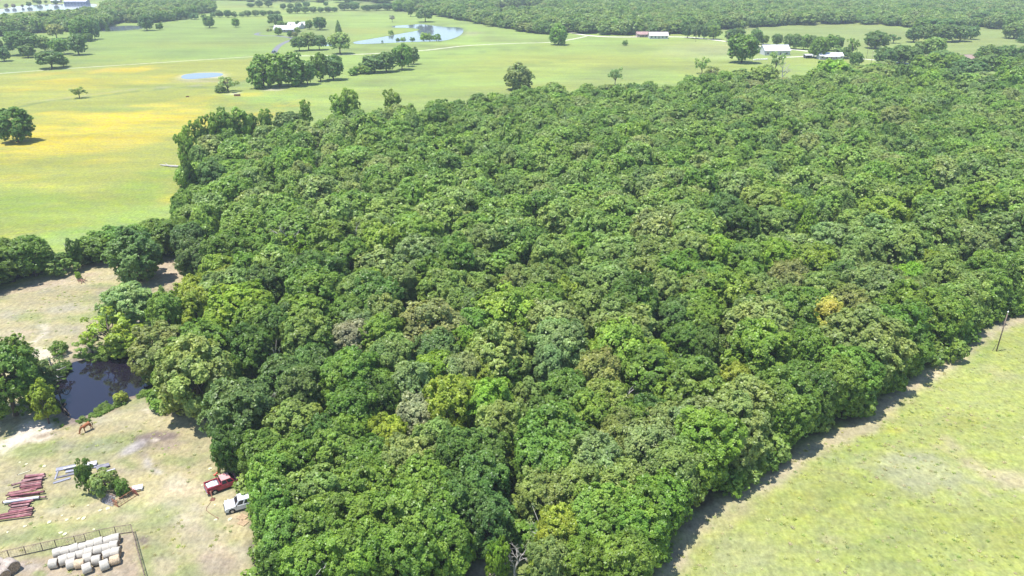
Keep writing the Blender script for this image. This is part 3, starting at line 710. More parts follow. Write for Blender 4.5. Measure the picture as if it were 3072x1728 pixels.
FIELD = '''
48 428 108 112 d dome;238 295 42 38 o sparse;662 278 30 22 d bush;684 276 58 55 s sparse
791 264 84 98 g dome;838 260 92 108 g dome;886 257 85 98 g dome;922 254 52 70 b;962 244 52 84 g tall;1000 240 62 72 b
898 153 46 42 b umbrella;926 151 48 54 o umbrella;958 150 46 44 b umbrella;1020 162 62 64 s umbrella;827 80 42 38 b umbrella;843 83 20 19 g;836 106 22 23 g;871 112 16 18 d;885 113 16 17 t;894 86 18 22 g;893 102 17 20 s;928 88 22 26 g;960 90 40 37 d;1016 102 24 40 b cone
804 95 8 10 t bush;813 94 7 9 t bush;860 80 12 12 g
628 84 32 34 b;708 82 22 26 g;479 90 20 20 g;441 92 42 46 b;324 94 14 20 d cone;298 94 14 24 d cone
70 165 84 72 b umbrella;84 173 46 38 d;135 155 44 44 o;170 116 46 44 t umbrella;247 122 58 62 g;266 125 28 24 d;183 163 52 46 g;236 165 54 60 b;285 118 32 52 b;155 206 74 52 b umbrella;190 200 34 28 g;12 184 42 40 b;0 150 26 30 b;30 150 20 20 b
1060 226 28 24 g bush;1080 222 40 26 g bush;1100 222 34 30 g bush;1123 218 70 52 b;1159 216 60 58 b;1206 210 52 72 g;1240 193 34 48 b;1226 200 34 62 g tall
1232 50 24 36 b tall;1276 66 48 42 b umbrella;1177 66 16 24 k sparse;1173 104 16 14 g bush;1147 127 6 6 g bush;1193 126 12 13 g bush;1209 125 16 14 l bush;1238 124 15 13 b bush;1272 123 26 26 l bush;1290 123 24 24 g bush;1310 123 26 22 g bush
1676 135 54 60 g dome;1875 137 15 17 d bush;1556 271 86 80 t dome;1845 256 42 62 s sparse
2225 189 86 82 g;2820 206 70 54 b;2862 214 62 50 g;2950 226 70 58 b;3012 232 72 64 g;3062 264 70 70 b;2742 262 62 60 g;2805 276 80 70 g;2852 266 72 60 b;2900 288 84 66 o;2962 294 70 64 b;3005 304 60 60 g;2620 240 60 48 g;2566 238 54 44 o;2704 254 60 58 b;2760 304 72 70 g;2650 226 60 44 s;2490 264 92 84 l;2440 270 62 62 g;2400 276 66 50 g;2545 264 72 58 g;2600 260 104 62 o dome;2648 258 72 58 o;2226 272 90 60 o;2290 266 80 66 o;2250 292 80 52 t;2120 268 60 46 g;2180 280 70 46 g;2345 282 60 50 t dome;2268 133 34 44 b;2290 133 30 26 g;2330 137 32 34 b;2195 125 40 36 b;2215 125 34 40 b;2062 114 34 38 b tall;2088 116 34 40 b tall;2112 117 34 40 b tall;2140 118 40 40 g
2366 146 34 42 b;2388 148 34 44 b;2410 149 34 42 g;2432 150 34 42 b;2452 152 34 40 b;2458 176 46 62 g;2440 172 30 40 g;2488 152 44 44 g;2512 150 34 40 d;2524 174 52 38 b bush;2553 170 38 60 g sparse;2567 197 40 38 d
2626 146 72 56 b dome;2680 130 36 32 b sparse;2106 222 46 54 o sparse;2138 238 60 46 t sparse;2072 252 40 34 s sparse;2325 215 48 66 s sparse
2652 199 62 62 b dome;2700 192 72 62 b dome;2740 197 50 54 b;2692 290 56 96 b tall;2680 250 40 50 g;2783 240 104 80 g dome;2783 295 76 80 l dome;2902 244 104 74 b dome;2942 262 70 46 s
2962 192 82 54 b dome;3014 190 58 52 b;3061 188 40 48 b;2799 172 60 58 o;2760 170 44 44 b
2740 127 50 44 b;2783 128 60 52 b;2835 126 66 50 b;2880 124 56 44 b;2912 118 40 38 b;2820 106 70 48 b;2770 100 60 44 g;2860 100 56 44 b
3042 116 66 50 o dome;3068 128 34 22 d bush;2992 272 42 78 g tall;3036 302 78 108 g dome;3060 240 60 60 g;2966 316 48 44 d;2903 324 84 80 b umbrella;2843 338 36 46 d tall
1034 31 36 22 b;1062 31 34 24 b;1100 33 32 18 b;1130 32 34 20 b;1162 31 36 20 b;1186 31 20 16 b
640 52 16 16 b bush;660 53 22 20 b;684 53 22 22 b;704 52 16 18 b bush;726 51 16 16 b bush;744 50 22 18 b;768 49 22 18 b;790 48 22 16 b;812 46 20 14 b;832 45 20 12 b;870 41 20 16 b;892 40 24 20 b;916 40 24 20 b;940 39 22 18 b;962 38 20 16 b;984 37 22 16 b;1004 36 20 14 b
752 22 22 12 b;778 22 24 20 b;806 22 24 22 b;850 28 18 16 b;872 27 20 16 b;896 25 22 16 b;920 22 22 16 b;978 18 16 12 b
560 56 20 20 g;585 58 24 20 b bush;535 60 18 16 b bush;612 55 16 14 g bush
20 24 12 12 k;42 24 12 12 k;68 23 8 10 k;88 20 14 14 b;118 14 16 14 b;168 15 14 14 b;138 10 10 8 b;105 9 14 10 b
'''
for t in parse(FIELD):
    foot_at(*map(float, t[:4]), t[4], t[5] if len(t) > 5 else 'round')

# fill the wood between the crowns that were read off the photo
rs = np.random.RandomState(77)
def hexpts(P, s, jit=.32):
    xs_ = [p[0] for p in P]; ys_ = [p[1] for p in P]
    out = []
    y = min(ys_); r = 0
    while y < max(ys_):
        x = min(xs_) + (s / 2 if r % 2 else 0)
        while x < max(xs_):
            out.append((x + rs.normal() * s * jit, y + rs.normal() * s * jit)); x += s
        y += s * .866; r += 1
    A = np.array(out)
    return A[inside(P, A[:, 0], A[:, 1])]
TX = np.array([t['x'] for t in TREES]); TY = np.array([t['y'] for t in TREES]); TR = np.array([t['r'] for t in TREES])
cand = hexpts(FORESTW, 7.9)
sd_ = sdist(FORESTW, cand[:, 0], cand[:, 1])
auto = []
for (x, y), s_ in zip(cand, sd_):
    if s_ < 3.2 or y < 50: continue
    qx, qy = proj(x, y, 8)
    if qx < -150 or qx > 3350 or qy > 1800: continue
    if abs(qx - 2745) < 14 and 360 < qy < 440: continue
    if abs(qx - 2492) < 26 and 640 < qy < 720: continue
    r = rs.uniform(3.5, 6.1)
    d = np.hypot(TX - x, TY - y)
    if np.any(d < (TR + r) * .68): continue
    auto.append((x, y, r))
auto.sort(key=lambda a: a[1])
n_hand_wood = sum(1 for t in TREES if t['area'] != 'field')
n_ind = max(0, 300 - n_hand_wood)
tone_pick = ['g', 'd', 'o', 'g', 's', 'b', 'o', 'g', 'l', 't', 'g', 'o']
rest = []
# the ones that show largest become individual trees
vis = [a for a in auto if 0 < proj(a[0], a[1], 8)[0] < 3072 and proj(a[0], a[1], 8)[1] < 1728]
chosen = set(id(a) for a in vis[:n_ind])
for a in auto:
    x, y, r = a
    if id(a) in chosen:
        plant(x, y, r * 2.1, 4.5 + r * 1.25 + rs.normal() * .9, tone_pick[rs.randint(len(tone_pick))], 'round' if rs.rand() < .8 else 'dome', 'wood')
    else: rest.append(a)

# ------------------------------------------------------------------ the mass of wood behind: one object, instanced in geometry nodes
def proto_collection(name, m, n_var, n_leaf, size, kinds=('round', 'dome', 'umbrella')):
    c = bpy.data.collections.new(name)
    for i in range(n_var):
        cr, tm = variant(kinds[i % len(kinds)], 900 + i, n_leaf, size, m)
        tm.materials.clear(); tm.materials.append(BARK)
        bm = bmesh.new(); bm.from_mesh(cr); bm.free()
        o = bpy.data.objects.new('tree_pattern', cr)
        c.objects.link(o)
    return c
def mass(name, label, cat, pts, coll):
    me = bpy.data.meshes.new(name)
    me.vertices.add(len(pts)); me.vertices.foreach_set('co', np.array([(p[0], p[1], p[2]) for p in pts], np.float32).ravel())
    for an, k in (('sx', 3), ('sz', 4), ('rz', 5)):
        a = me.attributes.new(an, 'FLOAT', 'POINT'); a.data.foreach_set('value', np.array([p[k] for p in pts], np.float32))
    me.update()
    o = meshobj(name, me)
    ng = bpy.data.node_groups.new(name, 'GeometryNodeTree')
    ng.interface.new_socket('Geometry', in_out='INPUT', socket_type='NodeSocketGeometry')
    ng.interface.new_socket('Geometry', in_out='OUTPUT', socket_type='NodeSocketGeometry')
    N = ng.nodes; L_ = ng.links
    gi = N.new('NodeGroupInput'); go = N.new('NodeGroupOutput')
    ip = N.new('GeometryNodeInstanceOnPoints'); ci = N.new('GeometryNodeCollectionInfo')
    m2p = N.new('GeometryNodeMeshToPoints'); L_.new(gi.outputs[0], m2p.inputs[0])
    ci.inputs['Collection'].default_value = coll; ci.inputs['Separate Children'].default_value = True; ci.inputs['Reset Children'].default_value = True
    L_.new(m2p.outputs[0], ip.inputs['Points']); L_.new(ci.outputs[0], ip.inputs['Instance'])
    ip.inputs['Pick Instance'].default_value = True
    ri = N.new('FunctionNodeRandomValue'); ri.data_type = 'INT'
    ri.inputs[4].default_value = 0; ri.inputs[5].default_value = len(coll.objects) - 1
    L_.new(ri.outputs[2], ip.inputs['Instance Index'])
    def attr(n):
        a = N.new('GeometryNodeInputNamedAttribute'); a.data_type = 'FLOAT'; a.inputs['Name'].default_value = n; return a.outputs[0]
    cs = N.new('ShaderNodeCombineXYZ'); sx = attr('sx'); L_.new(sx, cs.inputs[0]); L_.new(sx, cs.inputs[1]); L_.new(attr('sz'), cs.inputs[2])
    cr_ = N.new('ShaderNodeCombineXYZ'); L_.new(attr('rz'), cr_.inputs[2])
    L_.new(cs.outputs[0], ip.inputs['Scale']); L_.new(cr_.outputs[0], ip.inputs['Rotation'])
    L_.new(ip.outputs[0], go.inputs[0])
    md = o.modifiers.new('scatter', 'NODES'); md.node_group = ng
    return tag(o, label, cat, kind='stuff')
def pt(x, y, r, H, z=0.0): return (x, y, z, r / R0, H / H0M, rs.rand() * 6.28)
MIDC = proto_collection('wood_patterns', MIDLEAF, 8, 13000, .255, ('broad', 'dome', 'broad', 'round'))
FARC = proto_collection('distant_patterns', FARLEAF, 7, 3000, .50, ('broad', 'dome', 'umbrella'))
BRC = proto_collection('brush_patterns', BRUSHLEAF, 3, 1500, .55, ('bush',))
mass('wood_canopy', 'dense canopy of oak wood receding beyond the nearest crowns', 'woodland', [pt(x, y, r * 1.0, 5.2 + 1.2 * r + rs.normal() * 1.5) for x, y, r in rest], MIDC)
# undergrowth below the crowns so that no bright ground shows through
und = hexpts(FORESTW, 3.6)
us = sdist(FORESTW, und[:, 0], und[:, 1])
ux, uy = [], []
upts = []
for (x, y), s_ in zip(und, us):
    if s_ < .4 or y > 480: continue
    qx, qy = proj(x, y, 2)
    if qx < -100 or qx > 3250 or qy > 1800: continue
    if abs(qx - 2745) < 16 and 340 < qy < 450: continue
    if abs(qx - 2492) < 28 and 650 < qy < 730: continue
    if 1380 < qx < 1560 and qy > 1640: continue
    upts.append(pt(x, y, rs.uniform(1.3, 2.4), rs.uniform(2.0, 3.6)))
    if s_ < 4 and qx > 1900:
      for _ in range(2): upts.append(pt(x + rs.normal(), y + rs.normal(), rs.uniform(1.5, 2.4), rs.uniform(3.2, 6.0)))
mass('wood_undergrowth', 'dark brush and saplings under the crowns of the wood', 'undergrowth', upts, BRC)
# far woods
def wood_px(P, s, y_max=1750, x_max=1350, seed_H=(7.5, 15.5)):
    out = []
    for x, y in hexpts(polyw(P), s):
        if y > y_max or abs(x) > x_max: continue
        qx, qy = proj(x, y, 6)
        if qx < -250 or qx > 3320: continue
        if rs.rand() < .06: continue
        r = rs.uniform(.46, .85) * s
        out.append(pt(x, y, r, rs.uniform(*seed_H)))
    return out
W_RIGHT = [(1318, 50), (1358, 58), (1421, 68), (1461, 78), (1521, 87), (1580, 97), (1640, 108), (1700, 100), (1759, 104), (1839, 106), (2048, 104), (2100, 98), (2150, 93), (2230, 84), (2320, 80), (2410, 76), (2480, 73), (2560, 72), (2640, 75), (2720, 82), (2780, 96), (2860, 96), (2900, 82), (3000, 90), (3072, 94), (3400, 110), (3600, -60), (1900, -80), (1250, -70), (1190, -10), (1210, 16), (1180, 34), (1240, 36)]
TANF = polyw([(1478, 52), (1485, 26), (1604, 20), (1616, 40), (1690, 44), (1690, 52), (1560, 50), (1510, 56)])
wr = [p for p in wood_px(W_RIGHT, 10.2, 1700) if not inside(TANF, [p[0]], [p[1]])[0]]
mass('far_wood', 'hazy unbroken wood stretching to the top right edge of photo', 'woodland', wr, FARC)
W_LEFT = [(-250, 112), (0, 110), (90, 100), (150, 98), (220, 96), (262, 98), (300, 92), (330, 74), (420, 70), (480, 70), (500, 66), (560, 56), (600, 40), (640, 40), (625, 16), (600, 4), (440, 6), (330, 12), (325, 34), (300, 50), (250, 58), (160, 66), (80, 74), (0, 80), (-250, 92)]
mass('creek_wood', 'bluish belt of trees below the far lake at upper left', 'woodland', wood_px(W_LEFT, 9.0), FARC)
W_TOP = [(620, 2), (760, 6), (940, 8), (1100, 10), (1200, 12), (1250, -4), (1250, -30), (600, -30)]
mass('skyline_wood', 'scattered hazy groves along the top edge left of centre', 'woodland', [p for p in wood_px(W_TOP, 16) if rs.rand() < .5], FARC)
bandp = [pt(x, y, rs.uniform(1.2, 2.2), rs.uniform(1.8, 3)) for x, y in hexpts(BAND, 3.2)]
mass('hedge_undergrowth', 'dark brush under the tree belt beyond the dry clearing', 'undergrowth', bandp, BRC)
# grass tufts on the near fields (one uncountable mass)
def tuft_collection():
    c = bpy.data.collections.new('tuft_patterns')
    gr = leaf_material('grass_blades', [k_(C[q_], 1.5) for q_ in ('dry', 'near', 'yg', 'lush', 'near', 'tan', 'green', 'dry')])
    for i in range(3):
        r_ = np.random.RandomState(i); n = 26; V = []; 
        for k in range(n):
            a = r_.rand() * 6.28; b0 = np.array([r_.normal() * .12, r_.normal() * .12, 0]); d = np.array([math.cos(a), math.sin(a), 0]); h = .07 + .09 * r_.rand()
            w = np.array([-d[1], d[0], 0]) * .03; tip = b0 + d * h * 1.6 + np.array([0, 0, h])
            V += [b0 - w, b0 + w, tip + w * .3, tip - w * .3]
        me = np_mesh('grass_tuft', np.array(V), np.arange(n * 4).reshape(n, 4), gr, r_.rand(n))
        c.objects.link(bpy.data.objects.new('grass_tuft', me))
    return c
RFW = polyw(RF); YDW = polyw([(-60, 1000), (150, 850), (470, 800), (540, 880), (420, 960), (200, 1040), (0, 1160), (380, 1220), (560, 1280), (700, 1500), (750, 1728), (740, 1800), (-100, 1800)])
tp = []
for P_, nn in ((RFW, 2500), (YDW, 600)):
    xa = [p[0] for p in P_]; ya = [p[1] for p in P_]
    X = rs.uniform(min(xa), min(max(xa), 150), nn * 3); Y = rs.uniform(min(ya), min(max(ya), 260), nn * 3)
    ok = inside(P_, X, Y) & (fbm(X, Y, 6, 61, 4) + rs.rand(len(X)) * .35 > .62) & (sdist(POND, X, Y) < -1)
    X = X[ok][:nn]; Y = Y[ok][:nn]
    for x, y in zip(X, Y):
        q = rs.uniform(.5, 1.3); tp.append((x, y, 0, q, q * rs.uniform(.5, 1.3), rs.rand() * 6.28))
mass('grass_tufts', 'tufted pasture grass on the near fields and yard', 'grass', tp, tuft_collection())
wp = []
for _ in range(1600):
    i_ = rs.randint(len(POND)); t_ = rs.rand(); a_ = POND[i_]; b_ = POND[(i_ + 1) % len(POND)]
    x = a_[0] + (b_[0] - a_[0]) * t_ + rs.normal() * .7; y = a_[1] + (b_[1] - a_[1]) * t_ + rs.normal() * .7
    if fbm(np.array([x]), np.array([y]), 3.5, 71, 2)[0] < .46: continue
    q = rs.uniform(.15, .5); wp.append(pt(x, y, q, q * rs.uniform(1.0, 2.2), -.1))
mass('pond_weeds', 'low weeds and scum along the banks of the dark pond', 'weeds', wp, BRC)
#DETAILS#
# ------------------------------------------------------------------ hay bales in the pen
def P3(px, py, z=0.0): return Vector((*at(px, py, z), z))
BALEW = mat('bale_net_wrap', (.44, .405, .345), .85, vary=.12, scale=5, bump=.4)
BALEH = mat('weathered_hay', (.34, .25, .17), .95, vary=.35, scale=7, bump=.8)
BALET = mat('loose_tan_hay', (.52, .40, .27), .95, vary=.3, scale=6, bump=.8)
def bale_mesh(name, R, L, mm, seed, r0, r1, n=28):
    rs_ = random.Random(seed); mb = MB()
    prof = [(-.5, 0), (-.5, .55), (-.5, .86), (-.46, .97), (-.38, 1.0), (-.15, .985), (.12, 1.0), (.38, 1.0), (.46, .97), (.5, .86), (.5, .55), (.5, 0)][r0:r1]
    ph = [rs_.random() * 6 for _ in range(3)]
    vs = []
    for a_, q in prof:
        for k in range(n):
            t = 2 * math.pi * k / n
            rr = R * q * (1 + .018 * math.sin(3 * t + ph[0]) + .012 * math.sin(7 * t + ph[1] + a_ * 4))
            z = R * .95 + rr * math.sin(t)
            z = max(z, -.02 + 0.05 * math.sin(t * 2) ** 2 if math.sin(t) < -.8 else -.05)
            vs.append((a_ * L + .02 * math.sin(5 * t + ph[2]), rr * math.cos(t), z))
    fs = [(i * n + k, i * n + (k + 1) % n, (i + 1) * n + (k + 1) % n, (i + 1) * n + k) for i in range(len(prof) - 1) for k in range(n)]
    mb.add(vs, fs); return mb
bd = (Vector(at(347, 1613)) - Vector(at(172, 1656)))
BANG = math.atan2(bd.y, bd.x)
BALES = [(172, 1658, 'A', 'far left corner bale of the back row'), (198, 1654, 'A', 'second bale from the left in the back row'), (223, 1647, 'A', 'third bale from the left in the back row'), (250, 1640, 'A', 'fourth bale from the left in the back row'),
 (273, 1634, 'A', 'fourth bale from the right in the back row'), (298, 1628, 'A', 'third bale from the right in the back row'), (322, 1621, 'A', 'second bale from the right in the back row'), (347, 1615, 'A', 'far right corner bale of the back row'),
 (343, 1637, 'A', 'bale at the right end of the second row'), (318, 1643, 'A', 'second bale from the right in the second row'), (292, 1652, 'A', 'third bale from the right in the second row'), (266, 1657, 'A', 'fourth bale from the right in the second row'), (241, 1664, 'A', 'fifth bale from the right in the second row'), (216, 1671, 'A', 'left bale of the second row'),
 (346, 1658, 'A', 'bale at the right end of the third row'), (320, 1664, 'A', 'second bale from the right in the third row'), (291, 1679, 'A', 'bale with its dark end showing in the middle front'), (262, 1677, 'A', 'bale just behind the foremost one'),
 (238, 1691, 'T', 'split bale spilling tan hay in the front row'), (214, 1692, 'A', 'third bale from the left along the front'), (191, 1680, 'A', 'second bale from the left along the front'), (160, 1690, 'A', 'leftmost front bale with green weeds at its foot'),
 (262, 1705, 'A', 'foremost bale standing out from the stack'), (316, 1694, 'A', 'front bale beside the unwrapped tan one'), (344, 1679, 'T', 'unwrapped tan bale at the front right corner')]
for i, (px, py, ty, lab) in enumerate(BALES):
    x, y = at(px, py, .62); x += random.Random(i + 9).uniform(-.08, .08); y += random.Random(i + 5).uniform(-.1, .1)
    e = empty('hay_bale', (x, y, 0), BANG + random.Random(i).uniform(-.22, .22))
    if ty == 'A':
        bale_mesh('wrap', .62 + .03 * (i % 3), 1.06, BALEW, i, 2, 10).build('net_wrap', BALEW, e, smooth=True)
        bale_mesh('end', .60 + .03 * (i % 3), 1.055, BALEH, i, 0, 3).build('hay_end', BALEH, e, smooth=True)
        bale_mesh('end', .60 + .03 * (i % 3), 1.055, BALEH, i, 9, 12).build('hay_end', BALEH, e, smooth=True)
    else:
        bale_mesh('hay', .60, 1.15, BALET, i, 0, 12).build('loose_hay', BALET, e, smooth=True)
    tag(e, 'white round ' + lab if ty == 'A' else lab, 'hay bale', 'round hay bales in the fenced pen')
for i, (px, py, R, lab, rz) in enumerate([(30, 1697, .92, 'large brown topped bale alone near the left end of the pen', .9), (-2, 1695, .85, 'pale bale cut by the left photo edge behind the brown one', .9), (3, 1722, .85, 'pale bale in the bottom left corner of the photo', .9)]):
    x, y = at(px, py, R)
    e = empty('hay_bale', (x, y, 0), BANG - rz)
    mw = mat('weathered_wrap', (.38, .32, .27), .9, vary=.25, scale=3, bump=.6)
    bale_mesh('wrap', R, 1.5, mw, 50 + i, 2, 10).build('net_wrap', mw, e, smooth=True)
    bale_mesh('end', R * .98, 1.49, BALEH, 50 + i, 0, 3).build('hay_end', BALEH, e, smooth=True)
    bale_mesh('end', R * .98, 1.49, BALEH, 50 + i, 9, 12).build('hay_end', BALEH, e, smooth=True)
    tag(e, lab, 'hay bale', 'weathered round bales at left')

# ------------------------------------------------------------------ pipe fence
RUST = mat('rusty_steel', (.25, .185, .15), .8, metal=.2, vary=.35, scale=3)
fe = empty('pipe_fence', P3(398, 1598)); fo = fe.location.copy()
fb = [(-60, 1702), (-20, 1690), (29, 1675), (79, 1664), (129, 1653), (170, 1644), (228, 1632), (258, 1625), (303, 1613), (349, 1604), (398, 1597)]
fr = [(398, 1597), (405, 1622), (412, 1650), (420, 1680), (429, 1712), (438, 1745), (446, 1775)]
def fence_run(pts, hgt):
    W_ = [P3(*p) - fo for p in pts]
    for p in W_:
        MB().tube([p + Vector((0, 0, -.1)), p + Vector((0, 0, hgt + .06))], .055, 7).build('post', RUST, fe)
    for z in (hgt, hgt * .08):
        MB().tube([p + Vector((0, 0, z)) for p in W_], .042 if z > .5 else .05, 6).build('rail', RUST, fe)
    mb = MB()
    for z in (.38, .62, .86, 1.08):
        mb.tube([p + Vector((0, 0, hgt * z / 1.25)) for p in W_], .012, 4, cap=False)
    for a, b in zip(W_[:-1], W_[1:]):
        for k in range(1, 6):
            q = a.lerp(b, k / 6)
            mb.bar(q + Vector((0, 0, .1)), q + Vector((0, 0, hgt)), .012, .012)
    mb.build('wire_mesh', mat('faded_wire', (.30, .25, .20), .8), fe)
fence_run(fb, 1.35); fence_run(fr, 1.3)
tag(fe, 'rusty pipe and wire fence round two sides of the hay pen', 'fence')

# ------------------------------------------------------------------ pipe stacks
PIPEM = [mat('maroon_pipe', (.24, .085, .10), .6, metal=.2, vary=.35, scale=2.5), mat('rust_red_pipe', (.27, .12, .115), .65, metal=.2, vary=.35, scale=2), mat('faded_rose_pipe', (.34, .19, .19), .7, metal=.1, vary=.3, scale=2)]
WHITEP = mat('white_pipe', (.58, .57, .62), .5, vary=.08, scale=2)
def q5(X, Y): return (X / 5.855, 1360 + Y / 5.855)
ORD = ['topmost', 'second', 'third', 'fourth', 'fifth', 'sixth', 'seventh', 'eighth', 'ninth', 'tenth', 'eleventh', 'twelfth']
def pipe(X1, Y1, X2, Y2, r, z, m, label, group, nm='steel_pipe'):
    a = P3(*q5(X1, Y1), z); b = P3(*q5(X2, Y2), z)
    c = (a + b) / 2
    e = empty(nm, (c.x, c.y, max(z - r, 0)))
    o = Vector((c.x, c.y, e.location.z))
    mb = MB(); n = 10
    a -= o; b -= o; d = (b - a).normalized()
    # hollow ends
    mb.tube([a, a + d * .01, b - d * .01, b], [r, r, r, r], n, cap=False)
    mb.tube([a, a + d * .25], [r * .82, r * .82], n, cap=False); mb.tube([b - d * .25, b], [r * .82, r * .82], n, cap=False)
    mb.build('barrel', m, e, smooth=True)
    e2 = MB()
    for q, s_ in ((a, 1), (b, -1)):
        e2.tube([q, q + d * s_ * .12], [r * 1.12, r * 1.12], n, cap=False)
    e2.build('collar', mat('dark_collar', (.10, .05, .05), .7), e)
    tag(e, label, 'pipe', group)
STK = {
 'upper': [(440, 395, 790, 362), (430, 420, 780, 378), (420, 446, 770, 402), (385, 480, 760, 432), (365, 510, 752, 458), (360, 536, 745, 486), (352, 566, 740, 512), (345, 592, 735, 540), (350, 620, 740, 566), (200, 560, 800, 392)],
 'middle': [(150, 700, 745, 590), (100, 742, 650, 632), (130, 722, 560, 640), (170, 748, 780, 670), (200, 768, 700, 706), (120, 800, 810, 764)],
 'lower': [(200, 868, 600, 820), (190, 890, 560, 846), (150, 915, 540, 868), (190, 940, 530, 890), (200, 962, 520, 916), (170, 985, 500, 940), (150, 1012, 590, 958), (150, 1032, 580, 985)],
 'bottom': [(-120, 1110, 590, 968), (-150, 1135, 570, 1010), (-150, 1160, 575, 1045), (-150, 1172, 565, 1078)]}
for sname, L_ in STK.items():
    for i, (a, b, c, d) in enumerate(L_):
        r_ = .13 if i % 3 else .16
        top = (sname == 'upper' and i == 9) or (sname == 'bottom' and i == 0)
        pipe(a, b, c, d, r_, r_ + (.32 if top else .03 + .22 * (i % 2)), PIPEM[(i * 7 + len(sname)) % 3],
             'maroon steel pipe, %s in the %s of the four red stacks' % (ORD[i], sname) if not top else 'long maroon pipe lying aslant across the %s red stack' % sname, 'maroon steel pipes stacked at left')
pipe(50, 862, 705, 768, .20, .42, WHITEP, 'single thick white pipe lying across the red pipe stacks', 'white pipe across red ones')
pipe(300, 380, 540, 300, .05, .06, mat('bleached_pole', (.75, .74, .55), .8), 'thin bleached pole on the grass above the red pipes', 'bleached pole', 'pole')
# grey boards and sheets beyond the cedars
GREYB = mat('grey_sheet_metal', (.33, .33, .38), .55, metal=.15, vary=.15, scale=1.5)
GREYD = mat('dull_grey_board', (.22, .21, .24), .8, vary=.2, scale=2)
WHT = mat('white_board', (.60, .585, .61), .6, vary=.06, scale=2)
BRD = [(980, 290, 1320, 220, .9, .10, GREYB, 'broad pale grey sheet at the upper left of the lumber pile'), (1110, 268, 1330, 218, .5, .30, WHT, 'short whitish board lying on the broad grey sheet'),
 (1150, 325, 1890, 195, .55, .14, GREYB, 'longest grey sheet in the middle of the lumber pile'), (1330, 262, 1700, 190, .5, .30, GREYB, 'narrow grey sheet upon the longest one'), (1465, 210, 1695, 162, 1.15, .40, WHT, 'bright white panel on top of the lumber pile'),
 (1690, 268, 1920, 190, .9, .26, GREYD, 'ribbed grey panel at the right end of the lumber pile'), (1000, 425, 1430, 330, .35, .10, GREYD, 'dull board with a rusty patch below the long sheet'), (930, 525, 1240, 430, .45, .08, GREYB, 'lowest grey sheet nearest the red pipes'),
 (1190, 372, 1450, 312, .3, .12, GREYB, 'thin grey board left of the dark cedar'), (1830, 328, 2020, 272, .35, .20, WHT, 'white plank sticking out right of the pile'), (1900, 318, 2010, 292, .25, .10, GREYD, 'short grey plank below the white one'),
 (1020, 300, 965, 460, .25, .06, GREYB, 'grey strip lying crosswise at the left end of the pile'), (1330, 405, 1440, 370, .5, .1, WHT, 'small white piece tucked beside the dark cedar')]
for X1, Y1, X2, Y2, w, z, m, lab in BRD:
    a = P3(*q5(X1, Y1), z); b = P3(*q5(X2, Y2), z); c = (a + b) / 2
    e = empty('metal_sheet' if m is not WHT else 'white_board', (c.x, c.y, 0)); o = Vector((c.x, c.y, 0))
    MB().bar(a - o, b - o, w, .05).build('panel', m, e, bevel=.008, bseg=1)
    d = (b - a).normalized(); mb = MB(); nrm = Vector((-d.y, d.x, 0))
    for s_ in (-1, 1):
        mb.bar(a - o + nrm * s_ * (w / 2 - .04) + Vector((0, 0, .045)), b - o + nrm * s_ * (w / 2 - .04) + Vector((0, 0, .045)), .05, .04)
    mb.build('edge_rib', GREYD if m is WHT else m, e)
    tag(e, lab, 'board', 'grey and white sheets piled beyond the cedars')

# ------------------------------------------------------------------ gates and panels round the cedars
RED = mat('red_gate_paint', (.42, .10, .07), .55, vary=.25, scale=3)
def gate(name, A, B, hgt, n, m, label, lean=0.0, mesh=True):
    a = P3(*A); b = P3(*B); e = empty(name, a); b = b - a; a0 = Vector((0, 0, 0))
    d = b.normalized(); nr = Vector((-d.y, d.x, 0)) * lean
    def up(p, z): return p + Vector((0, 0, z)) + nr * z
    f_ = MB()
    f_.tube([up(a0, .1), up(b, .1), up(b, hgt), up(a0, hgt), up(a0, .1)], .035, 6); f_.build('frame', m, e)
    for k in range(1, n):
        MB().tube([up(a0, .1 + (hgt - .1) * k / n), up(b, .1 + (hgt - .1) * k / n)], .02, 5).build('rail', m, e)
    if mesh:
        w_ = MB()
        for k in range(1, 6): w_.bar(up(a0.lerp(b, k / 6), .1), up(a0.lerp(b, k / 6), hgt), .03, .03)
        w_.build('upright', m, e)
    tag(e, label, 'gate', 'farm gates by the cedars')
gate('farm_gate', q5(2085, 950), q5(2420, 735), 1.15, 4, mat('rust_orange', (.40, .16, .09), .7, vary=.3), 'long rusty gate closing the front right side of the cedars', .2)
gate('farm_gate', q5(2330, 680), q5(2440, 735), 1.2, 5, RED, 'short bright red gate at the right corner of the cedars', -.3)
gate('farm_gate', q5(1990, 900), q5(2080, 950), 1.0, 3, mat('rust_orange', (.40, .16, .09)), 'short rusty gate joining the long one at the front corner', 0)
gate('cattle_panel', q5(1790, 870), q5(1975, 940), 1.1, 6, GREYB, 'pale grey panel leaning in front of the silvery cedar', .7)
gate('cattle_panel', q5(1820, 850), q5(1990, 912), 1.25, 6, mat('brown_panel', (.30, .2, .18), .8), 'brownish panel leaning behind the pale grey one', .55)
wb = empty('white_bench', P3(*q5(2420, 640)), .35)
for k in range(3): MB().box(-.75, .75, -.55 + .4 * k, -.25 + .4 * k, .42, .48).build('slat', WHT, wb)
for sx_ in (-.6, .6): MB().frustum(sx_ - .04, sx_ + .04, -.5, .45, 0, sx_ - .04, sx_ + .04, -.4, .4, .42).build('leg', WHT, wb)
tag(wb, 'low white slatted bench beside the red gate', 'bench')

